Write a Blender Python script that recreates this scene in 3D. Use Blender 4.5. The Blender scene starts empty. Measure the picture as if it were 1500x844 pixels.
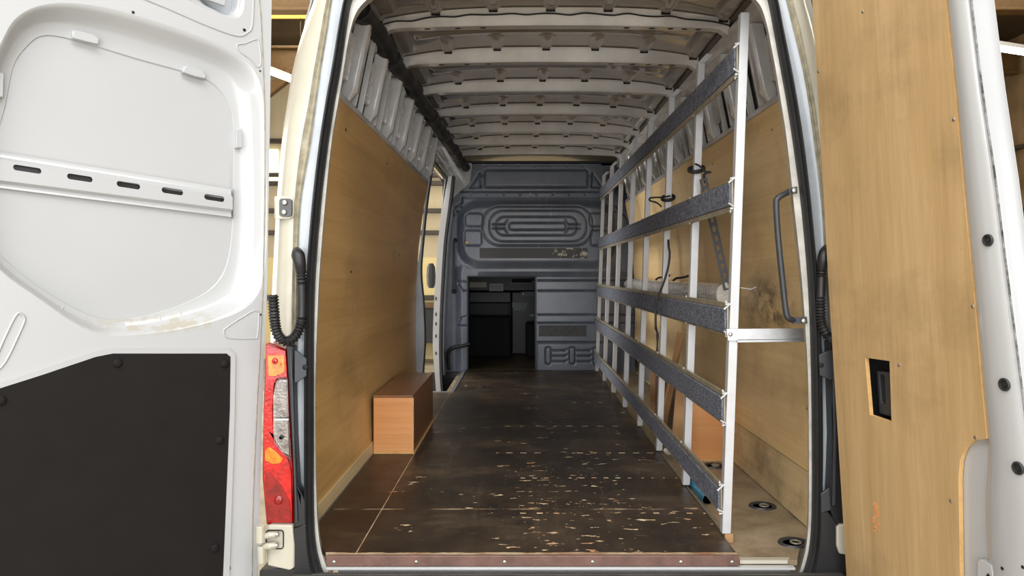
import bpy, bmesh, math, random
from mathutils import Vector, Matrix
from mathutils.geometry import tessellate_polygon
random.seed(7)
SC = bpy.context.scene
COL = SC.collection
F, CX, CY, CH = 1040.0, 762.0, 400.0, 0.895       # focal length in px, centre of view, eye height over the load floor
C0 = 0.150                                         # the van's centre line
CAM = Vector((0, 0, CH))

def P(px, py, Y):
    return Vector(((px-CX)*Y/F, Y, CH-(py-CY)*Y/F))

class Plane:
    """a flat panel standing in the scene: origin, normal; hit() gives the point a sight line meets it"""
    def __init__(s, o, a, b):
        s.o = Vector(o); s.n = (Vector(a)-s.o).cross(Vector(b)-s.o).normalized()
        if s.n.dot(CAM-s.o) < 0: s.n = -s.n          # n points to the open side
    def hit(s, px, py, off=0.0):
        d = Vector(((px-CX)/F, 1, -(py-CY)/F)); o = s.o+s.n*off
        return CAM + d*((o-CAM).dot(s.n)/d.dot(s.n))

def catmull(pts, n=6, closed=False):
    out = []; N = len(pts)
    rng = range(N) if closed else range(N-1)
    for i in rng:
        if closed: p0, p1, p2, p3 = pts[i-1], pts[i], pts[(i+1) % N], pts[(i+2) % N]
        else: p0, p1, p2, p3 = pts[max(i-1, 0)], pts[i], pts[i+1], pts[min(i+2, N-1)]
        for k in range(n):
            t = k/n
            out.append(tuple(0.5*((2*b)+(-a+c)*t+(2*a-5*b+4*c-d)*t*t+(-a+3*b-3*c+d)*t**3) for a, b, c, d in zip(p0, p1, p2, p3)))
    if not closed: out.append(tuple(pts[-1]))
    return out

def resample(pts, n):
    """closed outline to n evenly spaced points"""
    P_ = [Vector(p) for p in pts]; L = [0]
    for i in range(len(P_)): L.append(L[-1]+(P_[(i+1) % len(P_)]-P_[i]).length)
    out = []; j = 0
    for k in range(n):
        s = L[-1]*k/n
        while L[j+1] < s: j += 1
        t = (s-L[j])/max(L[j+1]-L[j], 1e-9)
        out.append(P_[j].lerp(P_[(j+1) % len(P_)], t))
    return out

def rrect(x0, y0, x1, y1, r, n=5):
    out = []
    for cx, cy, a0 in ((x1-r, y1-r, 0), (x0+r, y1-r, 90), (x0+r, y0+r, 180), (x1-r, y0+r, 270)):
        for k in range(n+1):
            a = math.radians(a0+90*k/n); out.append((cx+r*math.cos(a), cy+r*math.sin(a)))
    return out

class MB:
    def __init__(s): s.v = []; s.f = []; s.m = []
    def add(s, vs, fs, m=0):
        b = len(s.v); s.v += [Vector(v) for v in vs]
        for f in fs: s.f.append(tuple(b+i for i in f)); s.m.append(m)
        return s
    def box(s, lo, hi, m=0):
        (a, b, c), (d, e, f) = lo, hi
        return s.add([(a,b,c),(d,b,c),(d,e,c),(a,e,c),(a,b,f),(d,b,f),(d,e,f),(a,e,f)],
                     [(0,3,2,1),(4,5,6,7),(0,1,5,4),(1,2,6,5),(2,3,7,6),(3,0,4,7)], m)
    def hexa(s, q0, q1, m=0):
        """two quads joined"""
        return s.add(list(q0)+list(q1), [(0,1,2,3),(7,6,5,4),(0,4,5,1),(1,5,6,2),(2,6,7,3),(3,7,4,0)], m)
    def loft(s, rings, closed=True, caps=False, m=0):
        n = len(rings[0]); vs = [p for r in rings for p in r]; fs = []
        for i in range(len(rings)-1):
            for k in range(n if closed else n-1):
                a = i*n+k; b = i*n+(k+1) % n; fs.append((a, b, b+n, a+n))
        if caps: fs.append(tuple(range(n))); fs.append(tuple(range((len(rings)-1)*n, len(rings)*n)))
        return s.add(vs, fs, m)
    def plate(s, outer, holes, back, m=0, me=None):
        """flat plate with holes; back is the thickness vector"""
        back = Vector(back); loops = [[Vector(p) for p in l] for l in [outer]+list(holes)]
        flat = [p for l in loops for p in l]; N = len(flat)
        tris = tessellate_polygon(loops)
        s.add(flat+[p+back for p in flat], [tuple(t) for t in tris]+[tuple(i+N for i in t) for t in tris], m)
        b = 0
        for l in loops:
            n = len(l); s.add(l+[p+back for p in l], [(k, (k+1) % n, (k+1) % n+n, k+n) for k in range(n)], m if me is None else me)
        return s
    def tube(s, path, r, seg=10, caps=True, m=0, closed=False, squash=None):
        path = [Vector(p) for p in path]; n = len(path); rings = []; up = None
        for i, p in enumerate(path):
            if closed: t = path[(i+1) % n]-path[i-1]
            else: t = path[min(i+1, n-1)]-path[max(i-1, 0)]
            t.normalize()
            if up is None: up = Vector((0,0,1)) if abs(t.z) < .9 else Vector((1,0,0))
            a = t.cross(up)
            if a.length < 1e-6: a = t.orthogonal()
            a.normalize(); b = a.cross(t).normalized(); up = b
            R = r[i] if isinstance(r, (list, tuple)) else r
            q = squash or (1, 1)
            rings.append([p+a*R*q[0]*math.cos(2*math.pi*k/seg)+b*R*q[1]*math.sin(2*math.pi*k/seg) for k in range(seg)])
        if closed: rings.append(rings[0])
        return s.loft(rings, True, caps and not closed, m)
    def dome(s, c, n, r, h=None, seg=12, m=0):
        c, n = Vector(c), Vector(n).normalized(); h = h or r*.5; a = n.orthogonal().normalized(); b = n.cross(a); rings = []
        for q, hh in ((1, -.2), (1, .35), (.8, .8), (.45, 1), (.02, 1)):
            rings.append([c+n*h*hh+(a*math.cos(2*math.pi*k/seg)+b*math.sin(2*math.pi*k/seg))*r*q for k in range(seg)])
        return s.loft(rings, True, True, m)
    def build(s, name, mats, parent=None, bevel=0, seg=2, ang=35, label=None):
        me = bpy.data.meshes.new(name); me.from_pydata([tuple(v) for v in s.v], [], s.f)
        if not isinstance(mats, (list, tuple)): mats = [mats]
        for x in mats: me.materials.append(x)
        me.polygons.foreach_set('material_index', s.m)
        bm = bmesh.new(); bm.from_mesh(me); bmesh.ops.remove_doubles(bm, verts=bm.verts, dist=1e-5)
        bmesh.ops.recalc_face_normals(bm, faces=bm.faces); bm.to_mesh(me); bm.free(); me.update()
        me.polygons.foreach_set('use_smooth', [True]*len(me.polygons)); me.set_sharp_from_angle(angle=math.radians(ang))
        o = bpy.data.objects.new(name, me); COL.objects.link(o)
        if parent is not None:
            o.parent = parent; o.matrix_parent_inverse = wm(parent).inverted()
        if bevel:
            b = o.modifiers.new('bevel', 'BEVEL'); b.width = bevel; b.segments = seg; b.limit_method = 'ANGLE'; b.angle_limit = math.radians(38); b.harden_normals = False
        if label: o['label'] = label
        return o

def wm(o):
    m = Matrix.LocRotScale(o.location, o.rotation_euler, o.scale)
    return m if o.parent is None else wm(o.parent) @ o.matrix_parent_inverse @ m

def thing(name, loc, label, cat, group=None):
    o = bpy.data.objects.new(name, None); COL.objects.link(o); o.location = loc; o.empty_display_size = .1
    o['label'] = label; o['category'] = cat
    if group: o['group'] = group
    return o
def tag(o, label, cat, group=None):
    o['label'] = label; o['category'] = cat
    if group: o['group'] = group
    return o
def struct(o): o['kind'] = 'structure'; return o

# ------------------------------------------------------------------ materials
def lin(c):
    f = lambda u: u/12.92 if u <= .04045 else ((u+.055)/1.055)**2.4
    return tuple(f(x/255) for x in c)+(1.0,)

class NT:
    def __init__(s, name):
        s.mat = bpy.data.materials.new(name); s.mat.use_nodes = True; s.t = s.mat.node_tree; s.n = s.t.nodes
        s.b = s.n['Principled BSDF']; s.co = s.n.new('ShaderNodeTexCoord').outputs['Object']
    def put(s, sock, v):
        if isinstance(v, bpy.types.NodeSocket): s.t.links.new(v, sock)
        elif v is not None: sock.default_value = v
    def math(s, op, a, b=None, c=None, clamp=False):
        n = s.n.new('ShaderNodeMath'); n.operation = op; n.use_clamp = clamp
        s.put(n.inputs[0], a); s.put(n.inputs[1], b); s.put(n.inputs[2], c); return n.outputs[0]
    def map(s, scale=(1,1,1), loc=(0,0,0), rot=(0,0,0), vec=None):
        n = s.n.new('ShaderNodeMapping'); s.put(n.inputs['Vector'], vec or s.co); n.inputs['Scale'].default_value = scale
        n.inputs['Location'].default_value = loc; n.inputs['Rotation'].default_value = rot; return n.outputs[0]
    def noise(s, scale, vec=None, detail=4, rough=.55, dist=0):
        n = s.n.new('ShaderNodeTexNoise'); s.put(n.inputs['Vector'], vec or s.co); n.inputs['Scale'].default_value = scale
        n.inputs['Detail'].default_value = detail; n.inputs['Roughness'].default_value = rough; n.inputs['Distortion'].default_value = dist
        return n.outputs['Fac']
    def voro(s, scale, vec=None, feature='F1', rand=1.0):
        n = s.n.new('ShaderNodeTexVoronoi'); n.feature = feature; s.put(n.inputs['Vector'], vec or s.co)
        n.inputs['Scale'].default_value = scale; n.inputs['Randomness'].default_value = rand; return n.outputs
    def ramp(s, fac, stops):
        n = s.n.new('ShaderNodeValToRGB'); s.put(n.inputs[0], fac); e = n.color_ramp.elements
        while len(e) < len(stops): e.new(.5)
        for k, (p, c) in zip(e, stops): k.position = p; k.color = c if len(c) == 4 else lin(c)
        return n.outputs[0]
    def band(s, x, lo, hi):
        n = s.n.new('ShaderNodeMapRange'); s.put(n.inputs[0], x); n.inputs[1].default_value = lo; n.inputs[2].default_value = hi; return n.outputs[0]
    def mix(s, f, a, b):
        n = s.n.new('ShaderNodeMix'); n.data_type = 'RGBA'; s.put(n.inputs[0], f)
        s.put(n.inputs[6], lin(a) if isinstance(a, tuple) and len(a) == 3 else a); s.put(n.inputs[7], lin(b) if isinstance(b, tuple) and len(b) == 3 else b)
        return n.outputs[2]
    def bump(s, h, strength=.3, dist=.01):
        n = s.n.new('ShaderNodeBump'); n.inputs['Strength'].default_value = strength; n.inputs['Distance'].default_value = dist
        s.put(n.inputs['Height'], h); s.t.links.new(n.outputs[0], s.b.inputs['Normal'])
    def xyz(s):
        n = s.n.new('ShaderNodeSeparateXYZ'); s.t.links.new(s.co, n.inputs[0]); return n.outputs
    def set(s, col=None, rough=None, metal=None, coat=None, coatr=.06, emit=None, es=0, spec=None, trans=None, ior=None, alpha=None):
        B = s.b.inputs
        if col is not None: s.put(B['Base Color'], lin(col) if isinstance(col, tuple) and len(col) == 3 else col)
        s.put(B['Roughness'], rough); s.put(B['Metallic'], metal)
        if coat is not None: B['Coat Weight'].default_value = coat; B['Coat Roughness'].default_value = coatr
        if emit: B['Emission Color'].default_value = lin(emit); B['Emission Strength'].default_value = es
        s.put(B['Specular IOR Level'], spec); s.put(B['Transmission Weight'], trans); s.put(B['IOR'], ior); s.put(B['Alpha'], alpha)
        return s.mat

def simple(name, col, rough=.5, metal=0, coat=None, var=.12, scale=14, bump=0, bscale=120, **k):
    m = NT(name); c2 = tuple(int(x*(1-var)) for x in col)
    c = m.ramp(m.noise(scale), [(.3, c2), (.7, col)])
    if bump: m.bump(m.noise(bscale, detail=2), bump, .004)
    return m.set(c, rough, metal, coat, **k)

M = {}
M['white'] = simple('van_white_paint', (180,181,182), .34, coat=.6, var=.03, scale=3)
M['door_white'] = simple('door_white_paint', (174,176,178), .32, coat=.7, var=.02, scale=2)
M['cream'] = simple('pillar_cream_paint', (188,184,168), .35, coat=.5, var=.06, scale=6)
M['sealer'] = simple('seam_sealer_beige', (168,160,138), .6, var=.25, scale=30, bump=.3)
M['channel'] = simple('gutter_blue_white_paint', (174,181,188), .35, coat=.5, var=.1, scale=9)
M['lip'] = simple('aperture_lip_paint', (205,203,196), .35, coat=.4, var=.15, scale=18)
M['rubber'] = simple('black_rubber', (38,39,41), .55, var=.2, bump=.15)
M['blackpl'] = simple('black_plastic', (30,30,32), .42, var=.2, scale=20, bump=.2, bscale=300)
M['hole'] = simple('dark_opening', (12,12,13), .8, var=.1)
M['inner'] = simple('inner_body_paint', (212,211,210), .20, coat=.8, var=.14, scale=5)
M['steelgrey'] = simple('grey_inner_metal', (74,73,73), .3, metal=.3, var=.2, scale=8)
M['alu'] = simple('aluminium_post', (198,199,202), .42, metal=.25, var=.06, scale=12)
M['alubar'] = simple('brushed_aluminium_bar', (190,192,194), .35, metal=.8, var=.1, scale=20)
M['tanalu'] = simple('dusty_rail_metal', (160,152,132), .45, metal=.2, var=.2, scale=22)
M['zinc'] = simple('zinc_screw', (190,188,182), .35, metal=.9, var=.1)
M['greytube'] = simple('grey_coated_tube', (62,64,69), .42, metal=.3, var=.1)
M['card'] = simple('brown_cardboard', (178,138,96), .85, var=.12, scale=10, bump=.2, bscale=200)
M['blue'] = simple('blue_plastic_film', (56,150,196), .35, var=.2, scale=30)
M['paper'] = simple('white_paper_scrap', (205,198,188), .8, var=.2, scale=30)
M['label'] = simple('cream_sticker', (214,208,186), .6, var=.08, scale=60)
M['labelw'] = simple('white_sticker', (205,208,210), .6, var=.1, scale=80)
M['red'] = simple('red_lamp_lens', (206,3,2), .15, coat=.5, var=.30, scale=55, bump=.3, bscale=110)
M['darkred'] = simple('dark_red_lens', (150,4,4), .2, coat=.4, var=.3, scale=40, bump=.2, bscale=90)
M['amber'] = simple('amber_reflector', (255,140,10), .2, coat=.4, var=.35, scale=60, bump=.2, bscale=140)
M['chrome'] = simple('lamp_reflector', (206,196,190), .3, metal=.6, var=.22, scale=40, bump=.25, bscale=120)
m = NT('clear_lamp_lens'); M['clear'] = m.set((245,245,245), .04, trans=1.0, ior=1.3)
m = NT('clear_film_roll'); w = m.noise(5, m.map((1,.5,1)), dist=1); M['film'] = m.set(m.ramp(w, [(.35,(226,222,216)),(.6,(250,249,246))]), .25, coat=.8, trans=0)
m.bump(m.noise(22, m.map((1,.25,1)), dist=3), .6, .02)

# carpet
m = NT('grey_carpet'); a = m.noise(260, detail=3); b = m.noise(60, detail=3)
M['carpet'] = m.set(m.ramp(m.math('ADD', m.math('MULTIPLY', a, .7), m.math('MULTIPLY', b, .3)), [(.38,(64,68,78)),(.5,(106,111,124)),(.66,(160,164,176))]), .95, spec=.1)
m.bump(a, .8, .006)

def ply(name, axis, c1, c2, c3, rough=.5, dirt=.5, coat=.15):
    m = NT(name); sc = {'y': (9, .55, 9), 'z': (9, 9, .55), 'x': (.55, 9, 9)}[axis]
    fine = {'y': (70, 1.5, 70), 'z': (70, 70, 1.5), 'x': (1.5, 70, 70)}[axis]
    g = m.noise(1.0, m.map(sc), 5, .6, .6); h = m.noise(1.0, m.map(fine), 4, .7)
    gg = m.math('ADD', m.math('MULTIPLY', g, .6), m.math('MULTIPLY', h, .4))
    col = m.ramp(gg, [(.30, c1), (.50, c2), (.68, c3)])
    d = m.band(m.noise(2.3, m.map((1,1,1.2), (3,1,2)), 6, .65), .52, .75)
    col = m.mix(m.math('MULTIPLY', d, dirt), col, tuple(int(x*.62) for x in c1))
    sp = m.band(m.voro(9, m.map((1,1,1), (.4,.2,.7)))['Distance'], .06, .035)     # knots and nail marks
    col = m.mix(m.math('MULTIPLY', sp, m.math('GREATER_THAN', m.noise(3.1), .58)), col, (70,44,20))
    m.bump(h, .12, .003)
    return m.set(col, rough, coat=coat, coatr=.3)
M['ply_left'] = ply('lining_plywood', 'y', (178,136,78), (200,158,96), (214,176,114), .45, .4, .25)
M['ply_right'] = ply('lining_plywood_pale', 'y', (206,176,124), (224,194,142), (234,208,160), .5, .4, .15)
M['ply_door'] = ply('door_plywood', 'z', (164,136,94), (182,152,108), (196,168,126), .5, .45, .15)
nt = M['ply_right'].node_tree; bs = nt.nodes['Principled BSDF']; old = bs.inputs['Base Color'].links[0].from_socket
class Q(NT):
    def __init__(s, mat): s.mat = mat; s.t = mat.node_tree; s.n = s.t.nodes; s.b = s.n['Principled BSDF']; s.co = s.n.new('ShaderNodeTexCoord').outputs['Object']
q = Q(M['ply_right']); X, Y, Z = q.xyz()
k = q.math('MULTIPLY', q.band(q.math('ABSOLUTE', q.math('SUBTRACT', Z, .76)), .17, .04), q.band(q.math('ABSOLUTE', q.math('SUBTRACT', Y, 3.0)), .42, .1))
k = q.math('MULTIPLY', k, q.band(q.noise(9, q.map((1,.8,1.6)), 6, .7), .42, .62))
nt.links.new(q.mix(q.math('MULTIPLY', k, .85), old, (60,42,26)), bs.inputs['Base Color'])
M['ply_skirt'] = ply('skirting_plywood', 'y', (170,146,106), (208,184,140), (222,200,158), .55, .8, .1)
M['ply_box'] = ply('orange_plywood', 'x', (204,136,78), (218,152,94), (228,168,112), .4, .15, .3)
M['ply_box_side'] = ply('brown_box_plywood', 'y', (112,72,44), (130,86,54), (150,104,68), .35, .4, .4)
M['ply_edge'] = ply('plywood_cut_edge', 'y', (186,142,84), (214,172,112), (226,188,130), .6, .2, 0)
M['edging'] = simple('brown_edging', (118,88,78), .42, var=.2, scale=16, bump=.2, coat=.2)
M['trimblack'] = simple('black_trim_board', (28,26,25), .7, var=.08, scale=9, bump=.25, bscale=500, spec=.15)

# worn dark floor board
m = NT('worn_dark_floor_board'); X, Y, Z = m.xyz()
base = m.ramp(m.noise(3.2, detail=6, rough=.65), [(.3,(38,31,25)),(.5,(56,46,37)),(.72,(78,66,53))])
streak = m.band(m.noise(1, m.map((26, 1.2, 1)), 5, .7), .55, .8)
base = m.mix(m.math('MULTIPLY', streak, .22), base, (130,116,96))
oil = m.band(m.noise(1.3, m.map((1.2,.7,1), (4.2,1.1,0)), 5, .7), .44, .54); base = m.mix(m.math('MULTIPLY', oil, .6), base, (26,24,24))
dust = m.band(m.noise(2.1, m.map((.8,1.3,1), (7.7,3.1,0)), 6, .75), .52, .75); base = m.mix(m.math('MULTIPLY', dust, .28), base, (150,132,104))
warm = m.band(X, -.45, -.62); base = m.mix(m.math('MULTIPLY', warm, .35), base, (74,44,22))
# where the boards are most worn: middle and rear
wx = m.band(m.math('ABSOLUTE', m.math('SUBTRACT', X, .18)), .62, .12); wy = m.band(Y, 4.4, 2.5)
wear = m.math('MULTIPLY', wx, wy)
big = m.band(m.noise(4.2, m.map((.7,1.6,1), (2.3,.4,0)), 5, .7), .60, .635)
chip = m.band(m.noise(26, m.map((.55,1.5,1)), 3, .6), .63, .645)
chipm = m.math('MULTIPLY', chip, m.math('GREATER_THAN', m.math('ADD', m.noise(3.3), m.math('MULTIPLY', wear, .20)), .60))
fl = m.math('MULTIPLY', m.math('LESS_THAN', m.voro(21, m.map((.8,1.5,1)))['Distance'], m.math('MULTIPLY', wear, .070)), 1)
fl2 = m.math('LESS_THAN', m.voro(38, m.map((1,1.3,1), (2,5,0)))['Distance'], m.math('MULTIPLY', m.math('MULTIPLY', wear, m.band(m.noise(3.7, m.map(loc=(3,9,0))), .42, .6)), .11))
fl = m.math('MAXIMUM', m.math('MULTIPLY', fl, m.math('GREATER_THAN', m.noise(6.1), .5)), fl2)
scr = m.math('MULTIPLY', m.band(m.noise(1, m.map((130,5,1), rot=(0,0,.4)), 2, .5), .70, .73), m.band(m.noise(2.6, m.map(loc=(5,2,0))), .5, .6))
scr2 = m.math('MULTIPLY', m.band(m.noise(1, m.map((5,110,1), rot=(0,0,.15)), 2, .5), .71, .74), m.band(m.noise(2.2, m.map(loc=(1,7,0))), .5, .6))
rows = None
for yr, pitch, w in ((3.10,.052,.4), (3.53,.07,.45), (2.645,.062,.35), (4.15,.09,.4), (4.9,.09,.3)):
    r = m.math('LESS_THAN', m.math('ABSOLUTE', m.math('SUBTRACT', m.math('ADD', Y, m.math('MULTIPLY', m.noise(5), .012)), yr+.006)), .0055)
    r = m.math('MULTIPLY', r, m.math('LESS_THAN', m.math('FRACT', m.math('DIVIDE', X, pitch)), w))
    rows = r if rows is None else m.math('MAXIMUM', rows, r)
rows = m.math('MULTIPLY', rows, m.math('GREATER_THAN', m.noise(7, m.map((1,1,1),(9,3,0))), .46))
rows = m.math('MULTIPLY', rows, m.math('GREATER_THAN', X, -.12))
seamx = m.math('LESS_THAN', m.math('ABSOLUTE', m.math('SUBTRACT', X, -.524)), .0018)
seamy = m.math('MULTIPLY', m.math('LESS_THAN', m.math('ABSOLUTE', m.math('SUBTRACT', Y, 2.69)), .007), m.band(m.noise(9), .45, .62))
edge = m.math('LESS_THAN', Y, m.math('ADD', 2.262, m.math('MULTIPLY', m.noise(14), .022)))
allm = m.math('MAXIMUM', m.math('MAXIMUM', chipm, fl), m.math('MAXIMUM', rows, m.math('MULTIPLY', seamx, .8)))
allm = m.math('MAXIMUM', allm, m.math('MULTIPLY', m.math('MULTIPLY', big, chip), wear))
allm = m.math('MAXIMUM', allm, m.math('MAXIMUM', m.math('MULTIPLY', m.math('MAXIMUM', scr, scr2), .25), m.math('MAXIMUM', m.math('MULTIPLY', seamy, .45), m.math('MULTIPLY', edge, .6))), clamp=True)
wood = m.ramp(m.noise(11), [(.35,(176,128,88)),(.65,(228,210,176))])
col = m.mix(allm, base, wood)
rg = m.math('ADD', .30, m.math('MULTIPLY', m.noise(5, detail=5), .30))
M['floorboard'] = m.set(col, m.math('ADD', rg, m.math('MULTIPLY', allm, .3)), spec=.45)
m.bump(m.math('ADD', m.noise(60, detail=4), m.math('MULTIPLY', allm, -1.5)), .12, .003)

m = NT('dusty_beige_load_floor')
M['beigefloor'] = m.set(m.ramp(m.noise(5, detail=6, rough=.7), [(.3,(110,96,76)),(.55,(158,142,118)),(.8,(182,168,144))]), .4, coat=.2, coatr=.3)

# roof skin, bulkhead
M['roofskin'] = simple('roof_skin_taupe_gloss', (160,155,150), .10, coat=1, var=.10, scale=3)
m = NT('blue_grey_bulkhead'); n1 = m.noise(2.2, detail=6, rough=.65)
c = m.ramp(n1, [(.3,(80,87,100)),(.7,(108,116,130))])
c = m.mix(m.math('MULTIPLY', m.band(m.noise(1, m.map((60,1,5), rot=(0,.5,0)), 3), .68, .72), m.band(m.noise(2.5, m.map(loc=(4,0,3))), .52, .62)), c, (150,152,156))
M['bulk'] = m.set(c, .30, coat=.25, coatr=.25)
M['bulktape'] = simple('scuffed_black_tape', (60,61,62), .5, var=.35, scale=40)
m = NT('worn_black_tape'); c = m.mix(m.band(m.noise(30, detail=5), .52, .58), (64,65,64), (190,186,172))
X, Y, Z = m.xyz(); c = m.mix(m.band(X, .36, .28), c, (64,65,64)); M['tapeworn'] = m.set(c, .5)
M['cabblack'] = simple('cab_black_plastic', (17,18,20), .45, var=.2, scale=15)
M['cabfloor'] = simple('cab_brown_mat', (92,78,58), .5, var=.4, scale=6)
M['seatblack'] = simple('seat_cloth_dark', (14,16,20), .85, var=.3, scale=30, bump=.3)
m = NT('step_pad'); X, Y, Z = m.xyz()
M['steppad'] = m.set(m.ramp(m.noise(18, m.map((.3,3,1)), 6, .7), [(.35,(34,34,34)),(.6,(70,69,66)),(.8,(120,118,110))]), .5)

# workshop
M['concrete'] = simple('workshop_concrete', (186,174,152), .55, var=.25, scale=2.5, bump=.1)
m = NT('cream_cladding'); X, Y, Z = m.xyz()
c = m.mix(m.band(Z, 1.2, 1.16), (196,182,150), (226,208,150))
M['cladding'] = m.set(c, .6); m.bump(m.math('PINGPONG', X, .11), 1, .04)
m = NT('brown_cladding'); X, Y, Z = m.xyz(); M['cladbrown'] = m.set(m.ramp(m.noise(1.5), [(.3,(120,98,70)),(.7,(150,126,94))]), .6); m.bump(m.math('PINGPONG', Y, .12), 1, .05)
M['ceil'] = simple('workshop_roof_board', (84,68,46), .7, var=.3, scale=1.5)
M['girder'] = simple('workshop_steel', (78,70,60), .5, metal=.3, var=.2)
M['orangesteel'] = simple('ochre_steel_beam', (104,76,36), .55, var=.15)
m = NT('roof_light_glow'); M['skylight'] = m.set((240,200,90), .5, emit=(255,206,84), es=2.2)
m = NT('window_daylight'); M['winlight'] = m.set((240,236,200), .5, emit=(255,246,200), es=2.5)
m = NT('tube_glow'); M['tube'] = m.set((255,255,250), .4, emit=(250,250,255), es=16)
M['bench'] = simple('brown_bench', (104,72,44), .6, var=.2)
import numpy as np
def pxs(pts, Y, n=0):
    return [P(x, y, Y) for x, y in (catmull(pts, n) if n else pts)]
def px_plate(mb, pts, Y, depth, m=0, holes=(), sm=0):
    """upright plate facing the rear at distance Y"""
    pts = catmull(pts, sm, True) if sm else pts
    return mb.plate([P(x, y, Y) for x, y in pts], [[P(x, y, Y) for x, y in h] for h in holes], (0, depth, 0), m)
def pl_plate(mb, plane, pts, off, th, m=0, holes=(), sm=0, me=None):
    pts = catmull(pts, sm, True) if sm else pts
    return mb.plate([plane.hit(x, y, off) for x, y in pts], [[plane.hit(x, y, off) for x, y in h] for h in holes], plane.n*-th, m, me)
def circ(cx, cy, r, n=14, ry=None):
    ry = ry or r; return [(cx+r*math.cos(2*math.pi*k/n), cy+ry*math.sin(2*math.pi*k/n)) for k in range(n)]
def mixp(a, b, t):
    return [(p[0]*(1-t)+q[0]*t, p[1]*(1-t)+q[1]*t) for p, q in zip(a, b)]

# =================================================================== WORKSHOP (setting)
G = -0.68
def S(name, mb, mat, **k): return struct(mb.build(name, mat, **k))
S('floor', MB().box((-6.2,-7,G-.1),(8.2,14.2,G)), M['concrete'])
S('ceiling', MB().box((-6.2,-7,4.7),(8.2,14.2,4.8)), M['ceil'])
S('wall_left', MB().box((-6.2,-7,G),(-6.0,14.2,4.7)), M['cladbrown'])
S('wall_right', MB().box((8.0,-7,G),(8.2,14.2,4.7)), M['cladbrown'])
S('wall_far', MB().box((-6.0,13.0,G),(8.0,13.2,4.7)), M['cladding'])
k = 1
for z in (.45, 1.63, 2.03, 2.53, 2.68, 3.3):
    S('trim_%d' % k, MB().box((-6,12.9,z-.04),(8,12.998,z+.04)), M['girder'], bevel=.008); k += 1
for z in (1.9, 2.9):
    S('trim_%d' % k, MB().box((7.9,-6,z-.03),(7.998,12.8,z+.03)), M['girder'], bevel=.008); k += 1
for y in (4.5, 8.6, 11.3):                                   # steel roof girders with a sloping brace each
    b = MB(); b.box((-5.9,y-.09,4.05),(7.9,y+.09,4.09)); b.box((-5.9,y-.09,4.45),(7.9,y+.09,4.49)); b.box((-5.9,y-.008,4.09),(7.9,y+.008,4.45))
    b.hexa([(-5.9,y-.06,2.2),(-5.9,y+.06,2.2),(-5.9,y+.06,2.4),(-5.9,y-.06,2.4)], [(-3.6,y-.06,4.0),(-3.6,y+.06,4.0),(-3.6,y+.06,4.2),(-3.6,y-.06,4.2)])
    b.hexa([(7.9,y-.06,2.2),(7.9,y+.06,2.2),(7.9,y+.06,2.4),(7.9,y-.06,2.4)], [(6.2,y-.06,4.0),(6.2,y+.06,4.0),(6.2,y+.06,4.2),(6.2,y-.06,4.2)])
    S('trim_%d' % k, b, M['orangesteel'] if y > 8 else M['girder'], bevel=.01); k += 1
for i, (x, y, w, l) in enumerate(((-3.5,9.9,.9,1.2),(-3.2,6.8,.9,1.5),(5.6,7.2,1.3,.7),(6.3,9.9,1.0,1.1),(1.2,9.5,1.2,1.2))):
    S('window_%d' % (i+1), MB().box((x-w/2,y-l/2,4.66),(x+w/2,y+l/2,4.698)), M['skylight'])
S('window_6', MB().box((-4.62,12.94,2.55),(-4.42,12.99,3.15)), M['winlight'])

def tube_lamp(x, y, z, label, rot=0):
    t = thing('tube_lamp', (x, y, z), label, 'lamp', 'tube lamps hung from the workshop roof')
    a, b = math.cos(rot), math.sin(rot)
    def q(u, v, w): return (x+u*a-v*b, y+u*b+v*a, z+w)
    MB().hexa([q(-.62,-.06,.02), q(.62,-.06,.02), q(.62,.06,.02), q(-.62,.06,.02)], [q(-.6,-.03,.08), q(.6,-.03,.08), q(.6,.03,.08), q(-.6,.03,.08)]).build('housing', M['white'], t)
    mm = MB()
    for v in (-.03, .03): MB().tube([q(-.6, v, 0), q(.6, v, 0)], .018, 8).build('tube', M['tube'], t)
    for u in (-.5, .5): MB().tube([q(u, 0, .08), (q(u, 0, 0)[0], q(u, 0, 0)[1], 4.7)], .006, 5).build('hanger', M['girder'], t)
tube_lamp(-3.42, 10.0, 3.68, 'glowing tube lamp hanging between the open white door and the van roof corner', 1.2)
tube_lamp(5.62, 8.15, 3.45, 'glowing tube lamp high beside the corrugated wall, past the plywood-lined door', .35)
# workbench by the far wall, seen through the side door
t = thing('workbench', (-1.9, 12.4, G), 'brown workbench by the far wall, seen through the side door opening', 'workbench')
MB().box((-2.8,12.0,.30),(-1.0,12.85,.36)).build('bench_top', M['bench'], t, bevel=.006)
MB().box((-2.7,12.1,-.3),(-1.1,12.8,.298)).build('cupboard', M['cabblack'], t, bevel=.006)
for x in (-2.65, -1.15):
    for y in (12.15, 12.75): MB().box((x-.03,y-.03,G),(x+.03,y+.03,-.302)).build('leg', M['girder'], t)

# =================================================================== THE VAN
van = thing('van', (C0, 4.5, G), 'white panel van seen from behind with its rear doors open and roof bows bare', 'van')

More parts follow.
